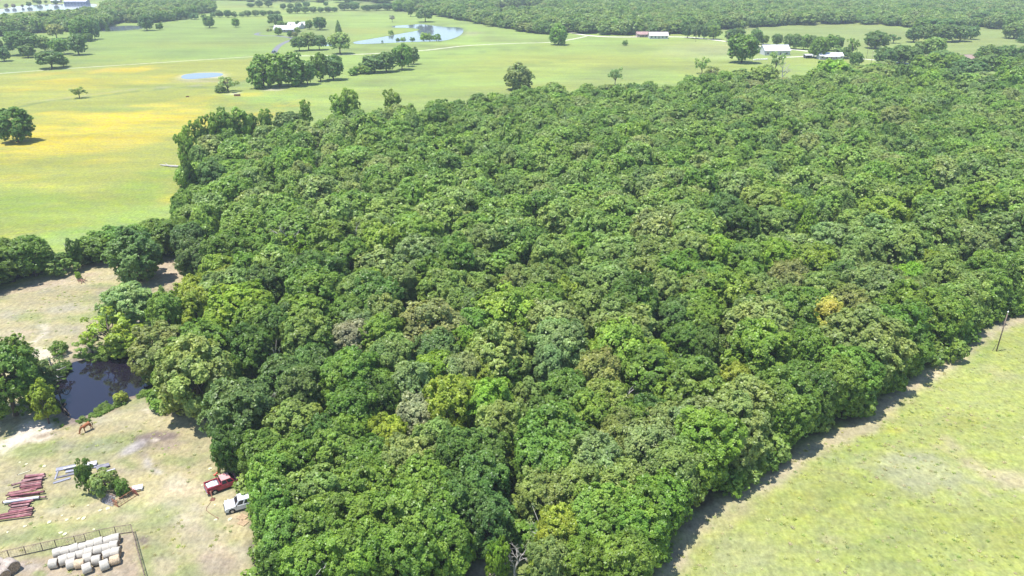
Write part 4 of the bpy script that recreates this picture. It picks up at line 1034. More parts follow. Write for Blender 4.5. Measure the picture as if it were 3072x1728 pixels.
# ------------------------------------------------------------------ vehicles
GLASS = mat('dark_glass', (.02, .025, .03), .08, spec=.8, vary=0)
TYRE = mat('tyre_rubber', (.03, .03, .03), .9, vary=.1)
RIM = mat('steel_rim', (.45, .45, .45), .4, metal=.6, vary=.05)
DARK = mat('dark_trim', (.03, .03, .03), .7)
CHR = mat('chrome_trim', (.6, .6, .6), .25, metal=.9, vary=.05)
LAMP = mat('clear_lamp', (.7, .7, .65), .15, vary=.0); TAIL = mat('red_lamp', (.45, .02, .02), .3, vary=0)
def wheel(parent, x, y, r=.37, w=.24):
    e = MB().tube([(x, y - w / 2, r), (x, y - w / 2 + .03, r), (x, y + w / 2 - .03, r), (x, y + w / 2, r)], [r * .9, r, r, r * .9], 20).build('wheel', TYRE, parent, smooth=False)
    s_ = 1 if y > 0 else -1
    yo = y + s_ * w / 2
    MB().tube([(x, yo - .02 * s_, r), (x, yo + .012 * s_, r), (x, yo + .02 * s_, r)], [r * .6, r * .58, r * .3], 14).build('rim', RIM, e)
def vehicle(name, loc, ang, paint, roof_paint, spec, label, cat):
    e = empty(name, loc, ang)
    L, Wd = spec['L'], spec['W'] / 2
    # lower body with arches cut into the side profile
    def arch(cx, r, n=7): return [(cx + r * math.cos(math.pi * k / n), .36 + r * math.sin(math.pi * k / n)) for k in range(n + 1)]
    f, b = L / 2, -L / 2
    prof = [(b, .45), (b + .02, .95)] + spec['top'] + [(f - .02, .85), (f, .45)] + arch(spec['wf'], .46) + arch(spec['wr'], .46)
    mb = MB(); mb.prism(prof, -Wd, Wd); mb.build('body', paint, e, bevel=.05)
    mbx = MB(); mbx.box(spec['wr'] - .55, spec['wf'] + .55, -Wd + .18, Wd - .18, .3, .8); mbx.build('underbody', DARK, e)
    for x in (spec['wf'], spec['wr']):
        for s_ in (-1, 1): wheel(e, x, s_ * (Wd - .13))
    c0, c1, C0, C1, zb, zr = spec['cab']
    g = MB().frustum(c0, c1, -Wd + .03, Wd - .03, zb, C0, C1, -Wd + .2, Wd - .2, zr - .06).build('greenhouse', paint, e, bevel=.03)
    MB().frustum(C0 - .05, C1 + .05, -Wd + .17, Wd - .17, zr - .07, C0 + .03, C1 - .03, -Wd + .26, Wd - .26, zr).build('roof', roof_paint, e, bevel=.02)
    # glass, 6 mm proud of the posts
    def lerp(u, v, t): return u + (v - u) * t
    z0, z1 = lerp(zb, zr - .06, .12), lerp(zb, zr - .06, .86)
    def yat(z): return lerp(Wd - .03, Wd - .2, (z - zb) / (zr - .06 - zb)) + .012
    def xf(z): return lerp(c1, C1, (z - zb) / (zr - .06 - zb)) + .012
    def xb(z): return lerp(c0, C0, (z - zb) / (zr - .06 - zb)) - .012
    MB().add([(xf(z0), -yat(z0) + .1, z0), (xf(z0), yat(z0) - .1, z0), (xf(z1), yat(z1) - .1, z1), (xf(z1), -yat(z1) + .1, z1)], [(0, 1, 2, 3)]).build('windscreen', GLASS, e)
    MB().add([(xb(z0), -yat(z0) + .15, z0), (xb(z0), yat(z0) - .15, z0), (xb(z1), yat(z1) - .15, z1), (xb(z1), -yat(z1) + .15, z1)], [(0, 3, 2, 1)]).build('rear_window', GLASS, e)
    for s_ in (-1, 1):
        for (a, b2) in spec['win']:
            MB().add([(lerp(xb(z0), xf(z0), a), s_ * yat(z0), z0), (lerp(xb(z0), xf(z0), b2), s_ * yat(z0), z0), (lerp(xb(z1), xf(z1), b2), s_ * yat(z1), z1), (lerp(xb(z1), xf(z1), a), s_ * yat(z1), z1)], [(0, 1, 2, 3)]).build('side_window', GLASS, e)
        MB().box(c1 - .25, c1 - .1, s_ * (Wd + .02) - .1 * (s_ < 0) , s_ * (Wd + .02) + .1 * (s_ > 0), zb + .02, zb + .2).build('mirror', DARK, e)
        MB().box(f - .03, f + .015, s_ * (Wd - .22) - .14, s_ * (Wd - .22) + .14, .66, .82).build('headlight', LAMP, e)
        MB().box(b - .015, b + .03, s_ * (Wd - .1) - .07, s_ * (Wd - .1) + .07, .65, .9).build('tail_light', TAIL, e)
        for xd in spec['doors']:
            dm = MB().box(xd - .006, xd + .006, s_ * (Wd + .002) - .003, s_ * (Wd + .002) + .003, .5, zb - .02).build('door_seam', DARK, e)
        MB().box(spec['doors'][0] + .12, spec['doors'][0] + .3, s_ * (Wd + .008) - .012, s_ * (Wd + .008) + .012, zb - .2, zb - .16).build('door_handle', CHR, e)
    MB().box(f, f + .1, -Wd + .03, Wd - .03, .42, .60).build('front_bumper', spec['bump'], e, bevel=.02)
    MB().box(b - .1, b, -Wd + .03, Wd - .03, .42, .60).build('rear_bumper', spec['bump'], e, bevel=.02)
    MB().box(f + .002, f + .03, -Wd + .4, Wd - .4, .63, .82).build('grille', DARK, e)
    return tag(e, label, cat)
REDP = mat('faded_red_paint', (.30, .022, .045), .35, vary=.15, scale=2, coat=.3)
REDR = mat('sunbleached_red_paint', (.62, .30, .30), .5, vary=.15, scale=2)
# red pickup
a = P3(630, 1482); b = P3(724, 1447)
PD = (b - a); pang = math.atan2(PD.y, PD.x); pc = P3(677, 1459)
pk = vehicle('pickup_truck', (pc.x, pc.y, 0), pang, REDP, REDR, dict(L=5.5, W=1.95,
    top=[(-2.70, 1.08), (-.72, 1.10), (-.70, 1.10), (1.35, 1.10), (1.45, 1.09), (2.5, .99)], wf=1.75, wr=-1.75, cab=(-.72, 1.4, -.55, .72, 1.08, 1.82),
    win=[(.06, .42), (.50, .86)], doors=[-.1, 1.15], bump=CHR), 'faded red pickup truck parked nose to the wood', 'pickup truck')
MB().frustum(1.42, 2.66, -.88, .88, 1.085, 1.45, 2.56, -.80, .80, 1.125).build('hood', REDR, pk, bevel=.02)
bd_ = MB(); bd_.box(-2.66, -.80, -.80, .80, 1.112, 1.118); bd_.build('bed_floor', mat('bed_floor_grey', (.10, .09, .10), .8), pk)
for (x0, x1, y0, y1) in ((-2.74, -.74, .80, .96), (-2.74, -.74, -.96, -.80), (-.84, -.74, -.80, .80), (-2.74, -2.66, -.80, .80)):
    MB().box(x0, x1, y0, y1, 1.112, 1.36).build('bed_rail', REDP, pk, bevel=.02)
def in_frame(base, ang, x, y, z): return Vector((base.x + x * math.cos(ang) - y * math.sin(ang), base.y + x * math.sin(ang) + y * math.cos(ang), z))
junk = empty('sheet_scrap', in_frame(pc, pang, -1.75, 0, 1.12), pang)
rj = random.Random(3)
for i, (x, y, sx_, sy_, z, m) in enumerate([(-.3, .3, .5, .35, .06, WHT), (.3, -.2, .45, .4, .10, WHT), (-.45, -.3, .35, .35, .18, WHT), (.45, .35, .35, .3, .08, GREYB), (.05, .05, .3, .5, .2, WHT)]):
    MB().frustum(x - sx_, x + sx_, y - sy_, y + sy_, z - .04, x - sx_ * .8, x + sx_ * .85, y - sy_ * .7, y + sy_ * .9, z + .08).build('scrap_piece', m, junk, bevel=.03)
tag(junk, 'heap of white and grey scrap filling the red pickup bed', 'scrap')
# white suv
WP = mat('white_paint', (.62, .63, .64), .35, vary=.04, scale=2, coat=.3)
a = P3(762, 1508); b = P3(688, 1528); SD = (b - a); sang = math.atan2(SD.y, SD.x); sc_ = P3(728, 1520)
vehicle('sport_utility', (sc_.x, sc_.y, 0), sang, WP, WP, dict(L=4.7, W=1.95,
    top=[(-2.3, 1.12), (1.0, 1.12), (1.05, 1.11), (2.2, 1.02)], wf=1.45, wr=-1.35, cab=(-2.28, 1.0, -2.1, .42, 1.10, 1.86),
    win=[(.05, .36), (.42, .64), (.70, .93)], doors=[-.35, .85], bump=DARK), 'white off-road wagon half under the trees below the red pickup', 'car')
# ladder against the white car
la = P3(683, 1499); lb = P3(697, 1515); ld = empty('white_ladder', la)
v = lb - la; nn = Vector((v.y, -v.x, 0)).normalized() * .45
for s_ in (0, 1): MB().bar(nn * s_ + Vector((0, 0, .1)), v + nn * s_ + Vector((0, 0, .5)), .09, .07).build('side_rail', WHT, ld)
for k in range(1, 6): MB().bar(v * k / 6 + Vector((0, 0, .1 + .4 * k / 6)), v * k / 6 + nn + Vector((0, 0, .1 + .4 * k / 6)), .05, .04).build('rung', WHT, ld)
tag(ld, 'white ladder lying against the front of the white wagon', 'ladder')
# pallets
PAL = mat('raw_pine', (.48, .34, .21), .85, vary=.2, scale=4)
for k, (px, py, rz, z, lab) in enumerate([(727, 1553, -.5, 0, 'upper tan wooden pallet below the white wagon'), (729, 1569, -.45, 0, 'lower tan wooden pallet at the edge of the trees')]):
    p = P3(px, py); e = empty('wooden_pallet', (p.x, p.y, z), rz)
    for i in range(3): MB().box(-.6, .6, -.5 + i * .46, -.42 + i * .46, 0, .11).build('bearer', PAL, e)
    for i in range(7): MB().box(-.6 + i * .185, -.49 + i * .185, -.52, .52, .112, .14).build('slat', PAL, e)
    tag(e, lab, 'pallet', 'wooden pallets below the white wagon')
# rusty post with base and cable, red implement
RO = mat('rust_brown', (.22, .10, .07), .85, vary=.3)
e = empty('rusty_jack', P3(638, 1499)); tp = P3(634, 1478, .9) - P3(638, 1499)
MB().frustum(-.35, .35, -.3, .3, 0, -.2, .2, -.18, .18, .18).build('base_plate', RO, e); MB().tube([(0, 0, .15), (-.25, .35, 1.2)], .07, 8).build('shaft', mat('orange_rust', (.40, .18, .12), .8), e); MB().tube([(-.4, .33, 1.15), (-.1, .37, 1.2)], .06, 8).build('head', RO, e)
tag(e, 'rusty trailer jack standing behind the red pickup', 'jack')
e = empty('steel_cable', P3(620, 1520)); o = e.location
MB().tube([P3(*p, .04) - o for p in ((636, 1499), (628, 1512), (620, 1522), (618, 1530), (627, 1538), (640, 1546), (650, 1553))], .03, 5).build('strand', RO, e)
MB().tube([P3(*p, .04) - o for p in ((652, 1552), (655, 1557), (650, 1559))], .05, 5).build('hook', RO, e)
tag(e, 'thin rusty cable curling over the grass left of the white wagon', 'cable')
ORG = mat('orange_red_paint', (.60, .12, .07), .5, vary=.2)
e = empty('red_implement', P3(656, 1427), .4)
MB().bar((-.5, 0, .1), (.25, 0, 1.3), .16, .12).build('mast', ORG, e, bevel=.01); MB().bar((-.6, -.4, .5), (.5, .3, .9), .14, .10).build('arm', ORG, e, bevel=.01); MB().bar((-.7, .3, .15), (.3, -.2, .65), .22, .08).build('blade', ORG, e, bevel=.01); MB().tube([(.25, 0, 0), (.25, 0, 1.35)], .06, 8).build('post', ORG, e)
tag(e, 'small orange red implement standing behind the pickup cab', 'farm implement')

# ------------------------------------------------------------------ horse
def skin_chain(name, m, nodes, edges, radii, parent=None, root=0, sub=2):
    me = bpy.data.meshes.new(name); me.from_pydata(nodes, edges, []); me.materials.append(m)
    o = meshobj(name, me, parent)
    md = o.modifiers.new('skin', 'SKIN'); md.use_smooth_shade = True
    sv = me.skin_vertices[0].data if me.skin_vertices else None
    if sv is None:
        bm = bmesh.new(); bm.from_mesh(me); bm.verts.layers.skin.verify(); bm.to_mesh(me); bm.free(); sv = me.skin_vertices[0].data
    for i, r in enumerate(radii):
        sv[i].radius = (r, r) if not isinstance(r, tuple) else r
        sv[i].use_root = (i == root)
    s_ = o.modifiers.new('sub', 'SUBSURF'); s_.levels = sub; s_.render_levels = sub
    return o
HC = mat('chestnut_coat', (.30, .105, .04), .5, vary=.2, scale=2); HM = mat('dark_mane', (.06, .03, .02), .8)
hn = [(-.62, 0, 1.28), (-.25, 0, 1.22), (.15, 0, 1.20), (.48, 0, 1.28), (.80, 0, 1.18), (1.02, 0, .88), (1.16, 0, .62), (1.24, 0, .36), (1.28, 0, .12),   # spine to muzzle
      (-.66, .17, 1.0), (-.58, .17, .78), (-.80, .17, .50), (-.74, .17, .12), (-.70, .17, .03),
      (-.66, -.17, 1.0), (-.52, -.17, .78), (-.70, -.17, .50), (-.62, -.17, .12), (-.58, -.17, .03),
      (.46, .16, .92), (.50, .16, .50), (.48, .16, .12), (.52, .16, .03),
      (.40, -.16, .92), (.36, -.16, .50), (.28, -.16, .12), (.32, -.16, .03),
      (1.10, .07, .84), (1.10, -.07, .84)]
he = [(0, 1), (1, 2), (2, 3), (3, 4), (4, 5), (5, 6), (6, 7), (7, 8), (0, 9), (9, 10), (10, 11), (11, 12), (12, 13), (0, 14), (14, 15), (15, 16), (16, 17), (17, 18), (3, 19), (19, 20), (20, 21), (21, 22), (3, 23), (23, 24), (24, 25), (25, 26)]
hn = hn[:27]
hr = [(.28, .30), (.31, .32), (.32, .34), (.27, .32), (.17, .23), (.13, .18), (.12, .15), (.09, .11), (.065, .08), .17, .12, .065, .05, .06, .17, .12, .065, .05, .06, .13, .065, .045, .06, .13, .065, .045, .06]
h0 = P3(273, 1287); h1 = P3(252, 1297); hv = h1 - h0; hang = math.atan2(hv.y, hv.x)
hc_ = P3(263, 1293)
ho = empty('horse', (hc_.x, hc_.y, 0), hang)
skin_chain('body', HC, hn, he, hr, ho, 1)
skin_chain('tail', HM, [(-.88, 0, 1.3), (-.98, 0, 1.1), (-1.0, 0, .8), (-.96, 0, .5)], [(0, 1), (1, 2), (2, 3)], [.05, .07, .08, .04], ho)
skin_chain('mane', HM, [(.52, 0, 1.56), (.80, 0, 1.40), (1.06, 0, 1.08), (1.2, 0, .84)], [(0, 1), (1, 2), (2, 3)], [.04, .05, .05, .03], ho)
for s_ in (-1, 1): MB().frustum(1.10, 1.17, s_ * .08 - .03, s_ * .08 + .03, .80, 1.17, 1.19, s_ * .1 - .01, s_ * .1 + .01, .93).build('ear', HC, ho)
tag(ho, 'chestnut horse grazing with its head down below the pond', 'horse')

# ------------------------------------------------------------------ fallen and dead wood
def log(pts, rads, label, name='fallen_log', m=DEADBARK, limbs=()):
    P_ = [P3(a, b, z) for a, b, z in pts]; o = Vector((P_[0].x, P_[0].y, 0)); e = empty(name, o)
    MB().tube([p - o for p in P_], rads, 8).build('trunk', m, e, smooth=True)
    for l in limbs:
        L_ = [P3(a, b, z) - o for a, b, z in l]
        MB().tube(L_, [.12 * (1 - .7 * i / (len(L_) - 1)) for i in range(len(L_))], 5).build('limb', m, e)
    tag(e, label, 'dead wood')
log([(562, 501, .3), (530, 499, .4), (505, 497, .4), (480, 494, .3)], [.5, .42, .35, .15], 'long grey fallen tree on the field beside the tall edge trees', limbs=[[(505, 497, .4), (495, 488, 1.2), (488, 486, 1.6)], [(520, 498, .4), (506, 503, .2)], [(500, 496, .4), (478, 500, .2)], [(530, 499, .4), (524, 491, 1.3)]])
log([(500, 995, 1.6), (478, 1025, 1.0), (455, 1046, .5), (436, 1062, .1)], [.2, .24, .2, .08], 'pale fallen trunk leaning down to the far bank of the pond', limbs=[[(478, 1025, 1.0), (488, 1026, .4)], [(455, 1046, .5), (446, 1044, 1.0)]])
log([(155, 1140, .2), (158, 1112, 2.2), (150, 1085, 4.6), (142, 1068, 6.0)], [.22, .16, .12, .05], 'dead grey tree arching over the left end of the pond', 'dead_tree', limbs=[[(158, 1112, 2.2), (180, 1108, 2.6), (197, 1100, 2.2), (199, 1112, 1.0)], [(158, 1120, 1.6), (175, 1132, 1.2), (190, 1128, .8)], [(156, 1125, 1.2), (172, 1142, .8), (192, 1138, .4)], [(152, 1095, 3.6), (162, 1084, 4.6)]])
log([(152, 1180, .8), (178, 1204, .9), (188, 1222, .6), (198, 1248, .1)], [.12, .09, .07, .03], 'dark bare branch reaching over the near left pond corner', 'dead_branch', m=BARK, limbs=[[(188, 1222, .6), (202, 1236, .3), (212, 1246, 0)], [(188, 1222, .6), (197, 1210, 1.0)]])
log([(198, 780, .1), (199, 758, 2.5), (197, 740, 4.5), (201, 715, 7)], [.2, .15, .1, .03], 'small white dead tree in the gap of the tree belt', 'dead_tree', limbs=[[(199, 758, 2.5), (206, 746, 3.6), (210, 735, 4.6)], [(197, 740, 4.5), (190, 728, 5.6)]])
log([(240, 842, .2), (252, 838, .3), (262, 843, .1)], [.12, .1, .04], 'reddish heap of brush beside the small yellow sapling', 'brush_heap', m=mat('red_brown_twigs', (.25, .14, .1), .9), limbs=[[(235, 846, .1), (246, 834, .9)], [(240, 836, .2), (256, 848, .4)], [(250, 846, .1), (258, 832, .9)], [(232, 840, .1), (250, 842, .6)], [(244, 850, .1), (246, 836, .8)]])
# leafless trees among the crowns
for (px, py, H, c, lab, sd_2) in [(2347, 232, 15, 'k', 'large bare dead tree at the far edge of the wood', 3), (892, 700, 15, 'k', 'bare grey branches standing over the lime crown in the wood', 5), (820, 1190, 10, 'k', 'grey dead snag behind the red pickup wood edge', 8), (1868, 1195, 10, 'k', 'bare broken snag between dark and olive crowns', 9),
                              (1545, 1690, 6, 'w', 'whitish leafless sapling by the gap at the bottom edge', 12), (1000, 1640, 12, 'k', 'pale forked limbs showing through the front crown', 14), (2580, 800, 13, 'k', 'thin grey dead tree among crowns right of centre', 15)]:
    x, y = at(px, py, 2.0 if px not in (892, 820, 1868, 2580, 1000) else H * .6)
    e = empty('dead_tree', (x, y, 0), rt.random() * 6)
    o_ = meshobj('limbs', bare_mesh('limbs', sd_2, H, DEADBARK), e)
    tag(e, lab, 'dead tree', 'leafless trees')

# ------------------------------------------------------------------ utility poles
WOODP = mat('pole_wood', (.20, .15, .12), .9, vary=.25, scale=2)
def pole(px, py, H, label, cross=False):
    x, y = at(px, py); e = empty('utility_pole', (x, y, 0))
    MB().tube([(0, 0, -.2), (0, 0, H * .5), (0, 0, H)], [.13, .115, .09], 10).build('shaft', WOODP, e, smooth=True)
    if cross:
        MB().bar((-.9, 0, H - .6), (.9, 0, H - .6), .1, .12).build('crossarm', WOODP, e)
    MB().tube([(0, 0, H), (0, 0, H + .12), (0, 0, H + .28)], [.13, .14, .05], 10).build('cap', mat('porcelain', (.85, .85, .82), .3), e)
    tag(e, label, 'utility pole', 'utility poles'); return e
pe = pole(2989, 1054, 8.6, 'brown utility pole at the right edge of the mown field')
MB().tube([(-.7, .15, 0), (-.35, .05, 1.6)], .05, 6).build('guy_stub', WOODP, pe)
MB().bar((-.35, -.05, 5.2), (0, 0, 5.25), .05, .05).build('step_bracket', WOODP, pe)
pole(2599, 176, 11, 'far utility pole left of the broad bluish tree', True); pole(2611, 203, 11, 'nearer utility pole beside the yard lane', True)
pole(2087, 126, 9, 'small pole at the far right end of the long field'); pole(2180, 130, 9, 'small pole beside the cluster near the white barn')

# ------------------------------------------------------------------ buildings
WALLW = mat('white_siding', (.50, .50, .49), .7, vary=.06, scale=1); ROOFW = mat('white_metal_roof', (.52, .51, .54), .45, vary=.06, scale=.5)
ROOFP = mat('pale_grey_roof', (.58, .58, .60), .6, vary=.1, scale=.5); ROOFR = mat('red_brown_roof', (.34, .22, .20), .7, vary=.15, scale=.5); ROOFB = mat('brown_shingle', (.30, .22, .19), .85, vary=.15, scale=.6); WALLB = mat('brick_brown', (.36, .26, .21), .85, vary=.15, scale=2)
ROOFT = mat('tin_roof_rose', (.66, .55, .58), .5, vary=.12, scale=.3)
def house(px, py, L, D_, H, rh, ang, wall, roof, label, cat='house', wins=4, chimney=False, porch=False, openf=False, name='house', ov=.5):
    x, y = at(px, py); e = empty(name, (x, y, 0), ang)
    l, d = L / 2, D_ / 2
    if openf:
        for i in range(int(L / 4) + 1):
            for s_ in (-1, 1): MB().box(-l + i * (L / int(L / 4)) - .12, -l + i * (L / int(L / 4)) + .12, s_ * (d - .15) - .12, s_ * (d - .15) + .12, 0, H).build('post', wall, e)
        MB().box(-l, l, d - .1, d, 0, H * .98).build('wall', wall, e)
    else:
        MB().add([(-l, -d, 0), (l, -d, 0), (l, d, 0), (-l, d, 0), (-l, -d, H), (l, -d, H), (l, d, H), (-l, d, H), (-l, 0, H + rh * .96), (l, 0, H + rh * .96)],
                 [(0, 1, 5, 4), (2, 3, 7, 6), (1, 2, 6, 9, 5), (3, 0, 4, 8, 7)]).build('wall', wall, e)
    t = .12
    r_ = MB()
    k = rh / d
    for s_ in (-1, 1):
        yo = s_ * (d + ov); zo = H - ov * k
        r_.add([(-l - ov, yo, zo), (l + ov, yo, zo), (l + ov, 0, H + rh), (-l - ov, 0, H + rh), (-l - ov, yo, zo + t), (l + ov, yo, zo + t), (l + ov, 0, H + rh + t), (-l - ov, 0, H + rh + t)],
               [(0, 1, 2, 3), (4, 7, 6, 5), (0, 4, 5, 1), (1, 5, 6, 2), (2, 6, 7, 3), (3, 7, 4, 0)])
    ro = r_.build('roof', roof, e)
    MB().bar((-l - ov, 0, H + rh + t + .03), (l + ov, 0, H + rh + t + .03), .3, .08).build('ridge_cap', roof, ro)
    if chimney: MB().box(l * .3, l * .3 + .9, -.5, .4, H + rh * .5, H + rh + 1.0).build('chimney', WALLB, ro)
    if not openf:
        for i in range(wins):
            cx = -l + L * (i + .5) / wins
            if i == wins // 2:
                dr = MB().box(cx - .5, cx + .5, -d - .04, -d - .003, .05, 2.1).build('door', mat('door_paint', (.18, .14, .12), .6), e)
                MB().box(cx + .32, cx + .38, -d - .1, -d - .042, 1.0, 1.1).build('handle', CHR, dr)
            else:
                fr_ = MB().box(cx - .75, cx + .75, -d - .05, -d - .003, .9, 2.2).build('window', WHT, e)
                MB().box(cx - .65, cx + .65, -d - .06, -d - .052, 1.0, 2.1).build('pane', GLASS, fr_)
    if porch:
        MB().frustum(-l * .7, l * .7, -d - 2.6, -d - ov - .02, H - .55, -l * .7, l * .7, -d - 2.5, -d - ov - .02, H - .35).build('porch_roof', roof, e)
        for i in range(4): MB().box(-l * .66 + i * l * .44 - .08, -l * .66 + i * l * .44 + .08, -d - 2.5, -d - 2.35, 0, H - .56).build('porch_post', WHT, e)
    return tag(e, label, cat)
house(862, 95, 24, 11, 3.0, 3.2, .10, WALLW, ROOFW, 'long white ranch house among trees above the driveway', wins=6, chimney=True, porch=True)
house(887, 86, 15, 9, 3.0, 3.4, -.25, WALLW, ROOFW, 'white rear wing of the ranch house with a steep roof', wins=4)
house(910, 84, 11, 9, 3.0, 3.2, .75, WALLW, ROOFP, 'pale garage right of the white ranch house', cat='garage', wins=3, name='garage')
house(1926, 110, 11, 7, 2.8, 1.8, .05, mat('pink_siding', (.42, .33, .31), .8), ROOFR, 'small red roofed house left of the white one on the field edge', wins=3, porch=True)
house(1974, 115, 17, 9, 3.0, 2.6, .0, WALLW, ROOFT, 'white house with a pale rose metal roof by the hedgerow', wins=5, chimney=True)
house(2322, 163, 20, 13, 3.6, 3.6, .06, WALLW, ROOFW, 'big bright white roofed barn behind the half bare tree', cat='barn', wins=4, name='barn')
house(2290, 158, 6, 7, 3.0, 1.4, .06, ROOFB, WALLB, 'small dark open shed at the left end of the white barn', cat='shed', openf=True, name='open_shed')
house(2268, 156, 6.5, 4, 2.4, .6, .0, WALLW, ROOFP, 'little pale shed between the big tree and the barn', cat='shed', wins=2, name='shed')
house(2488, 177, 17, 8, 2.8, 1.9, -.02, WALLW, ROOFP, 'pale grey roofed house beside the large leafy tree', wins=5, porch=True)
house(2426, 174, 6.5, 5, 2.3, .5, 0, mat('grey_post', (.4, .4, .42), .7), ROOFP, 'low grey carport left of the pale grey house', cat='carport', openf=True, name='carport')
house(2878, 186, 18, 9, 2.9, 2.2, .03, WALLB, ROOFB, 'brown roofed house peeping over trees at upper right', wins=5)
house(2733, 294, 7, 4, 2.8, .5, .5, WALLW, ROOFW, 'small white roofed shed in the trees at the right', cat='shed', wins=2, name='shed')
house(232, 12, 34, 14, 4.2, 2.4, .05, mat('grey_blue_wall', (.36, .37, .43), .8), ROOFW, 'long low white roofed barn beside the far lake', cat='barn', wins=7, name='barn')
house(170, 8, 14, 8, 3.5, 1.6, .1, WALLB, ROOFP, 'small grey outbuilding left of the lake barn', cat='shed', wins=3, name='shed')
house(1338, 16, 12, 8, 3.0, 2.2, .1, WALLW, ROOFW, 'tiny white house in the trees at the top edge', wins=3)
# dark car under the carport
p = P3(2420, 174); vehicle('parked_car', (p.x, p.y, 0), .2, mat('dark_blue_paint', (.03, .04, .07), .3, coat=.4), mat('dark_blue_paint', (.03, .04, .07)), dict(L=4.6, W=1.8, top=[(-2.2, 1.0), (-1.3, 1.02), (1.0, 1.0), (2.1, .86)], wf=1.4, wr=-1.35, cab=(-1.6, 1.0, -.9, .3, .98, 1.45), win=[(.08, .45), (.5, .9)], doors=[-.3, .85], bump=DARK), 'dark car parked at the grey carport', 'car')
p = P3(822, 158); vehicle('parked_car', (p.x, p.y, 0), 1.4, mat('grey_blue_paint', (.16, .2, .26), .3, coat=.4), mat('grey_blue_paint', (.16, .2, .26)), dict(L=4.8, W=1.9, top=[(-2.2, 1.05), (-1.3, 1.05), (1.0, 1.05), (2.2, .95)], wf=1.45, wr=-1.4, cab=(-1.9, 1.0, -1.6, .3, 1.03, 1.75), win=[(.08, .45), (.5, .9)], doors=[-.3, .85], bump=DARK), 'grey blue car on the driveway above the round grove', 'car')
# row of pale blocks in front of the barn
for i in range(8):
    px = 2262 + i * 5.4; x, y = at(px, 181 - i * .3); e = empty('stone_block', (x, y, 0), i * .3)
    MB().frustum(-.7, .7, -.5, .5, 0, -.55, .6, -.4, .42, .85 + .1 * (i % 3)).build('stone', mat('white_stone', (.72, .70, .64), .9, vary=.15), e, bevel=.12)
    tag(e, 'pale stone block before the white barn, ' + ['leftmost', 'second from left', 'third from left', 'fourth from left', 'fourth from right', 'third from right', 'second from right', 'rightmost'][i] + ' in the row', 'stone block', 'row of pale stone blocks before the barn')
for i in range(1): pass
# trough near the small bush
e = empty('feed_trough', P3(712, 288), .1)
MB().box(-1.6, 1.6, -.6, -.5, .05, .9).build('side_panel', RO, e); MB().box(-1.6, 1.6, .5, .6, .05, .9).build('side_panel', RO, e); MB().box(-1.6, -1.5, -.5, .5, .05, .9).build('end_panel', RO, e); MB().box(1.5, 1.6, -.5, .5, .05, .9).build('end_panel', RO, e); MB().box(-1.5, 1.5, -.5, .5, .2, .55).build('feed', mat('dark_feed', (.07, .05, .04), .9), e)
tag(e, 'brown feed trough on the yellow field right of the small bush', 'trough')
e = empty('feed_trough', P3(563, 291), .1)
MB().box(-.8, .8, -.35, -.28, 0, .5).build('side_panel', RO, e); MB().box(-.8, .8, .28, .35, 0, .5).build('side_panel', RO, e); MB().box(-.8, .8, -.28, .28, .02, .3).build('feed', mat('dark_feed', (.07, .05, .04), .9), e)
tag(e, 'tiny brown trough alone in the yellow flowered field', 'trough')
p = P3(2225, 214); e = empty('cow', (p.x, p.y, 0), .3)
skin_chain('body', mat('dark_hide', (.05, .03, .02), .6), [(-.7, 0, 1.15), (0, 0, 1.1), (.6, 0, 1.15), (.95, 0, 1.0), (1.2, 0, .8), (1.4, 0, .62), (-.7, .2, .6), (-.7, .2, .04), (-.7, -.2, .6), (-.7, -.2, .04), (.5, .2, .6), (.5, .2, .04), (.5, -.2, .6), (.5, -.2, .04)],
           [(0, 1), (1, 2), (2, 3), (3, 4), (4, 5), (0, 6), (6, 7), (0, 8), (8, 9), (2, 10), (10, 11), (2, 12), (12, 13)], [.3, .36, .32, .2, .15, .1, .1, .06, .1, .06, .1, .06, .1, .06], e, 1)
tag(e, 'dark cow standing on the field left of the dead tree', 'cow')

# ------------------------------------------------------------------ pale stones on the yard grass
ST = [(q5(350, 160), 'above the red pipes, left'), (q5(460, 195), 'above the red pipes, right'), (q5(780, 230), 'between the red pipes and grey sheets'), (q5(1550, 915), 'just below the silvery cedar'), (q5(1765, 1005), 'largest one, below the leaning panel'), (q5(1895, 970), 'close under the leaning panel'),
 (q5(1090, 1095), 'in the green strip right of the lowest pipes'), (q5(1380, 1150), 'left of a pair in the green strip'), (q5(1470, 1145), 'right of a pair in the green strip'), (q5(870, 1210), 'below the end of the lowest red pipes'), (q5(1180, 1170), 'lone one in the middle of the green strip'),
 ((148, 1567), 'above the middle of the pen fence'), ((23, 1597), 'near the left end of the pen fence'), ((182, 1598), 'left of a pair above the hay bales'), ((195, 1603), 'right of a pair above the hay bales'), ((282, 1589), 'above the right part of the pen fence'), ((75, 1579), 'upper left of the pen fence'),
 ((631, 1406), 'above the tailgate of the red pickup'), ((645, 1515), 'between the red pickup and white wagon'), ((647, 1560), 'at the end of the rusty cable'), ((690, 1558), 'left of the wooden pallets'), ((606, 1456), 'left of the red pickup')]
SM = mat('pale_limestone', (.56, .54, .34), .9, vary=.15)
for i, ((px, py), lab) in enumerate(ST):
    x, y = at(px, py); bm = bmesh.new(); bmesh.ops.create_icosphere(bm, subdivisions=2, radius=.15 + .06 * (i % 3)); rr_ = random.Random(i)
    for v in bm.verts:
        v.co *= 1 + rr_.uniform(-.18, .18); v.co.z = v.co.z * .35 + .05; v.co.x *= 1.3
    me = bpy.data.meshes.new('pale_stone'); bm.to_mesh(me); bm.free(); me.materials.append(SM)
    o_ = meshobj('pale_stone', me); o_.location = (x, y, 0); o_.rotation_euler = (0, 0, i)
    tag(o_, 'pale yellow stone, ' + lab, 'stone', 'pale stones scattered on the yard')

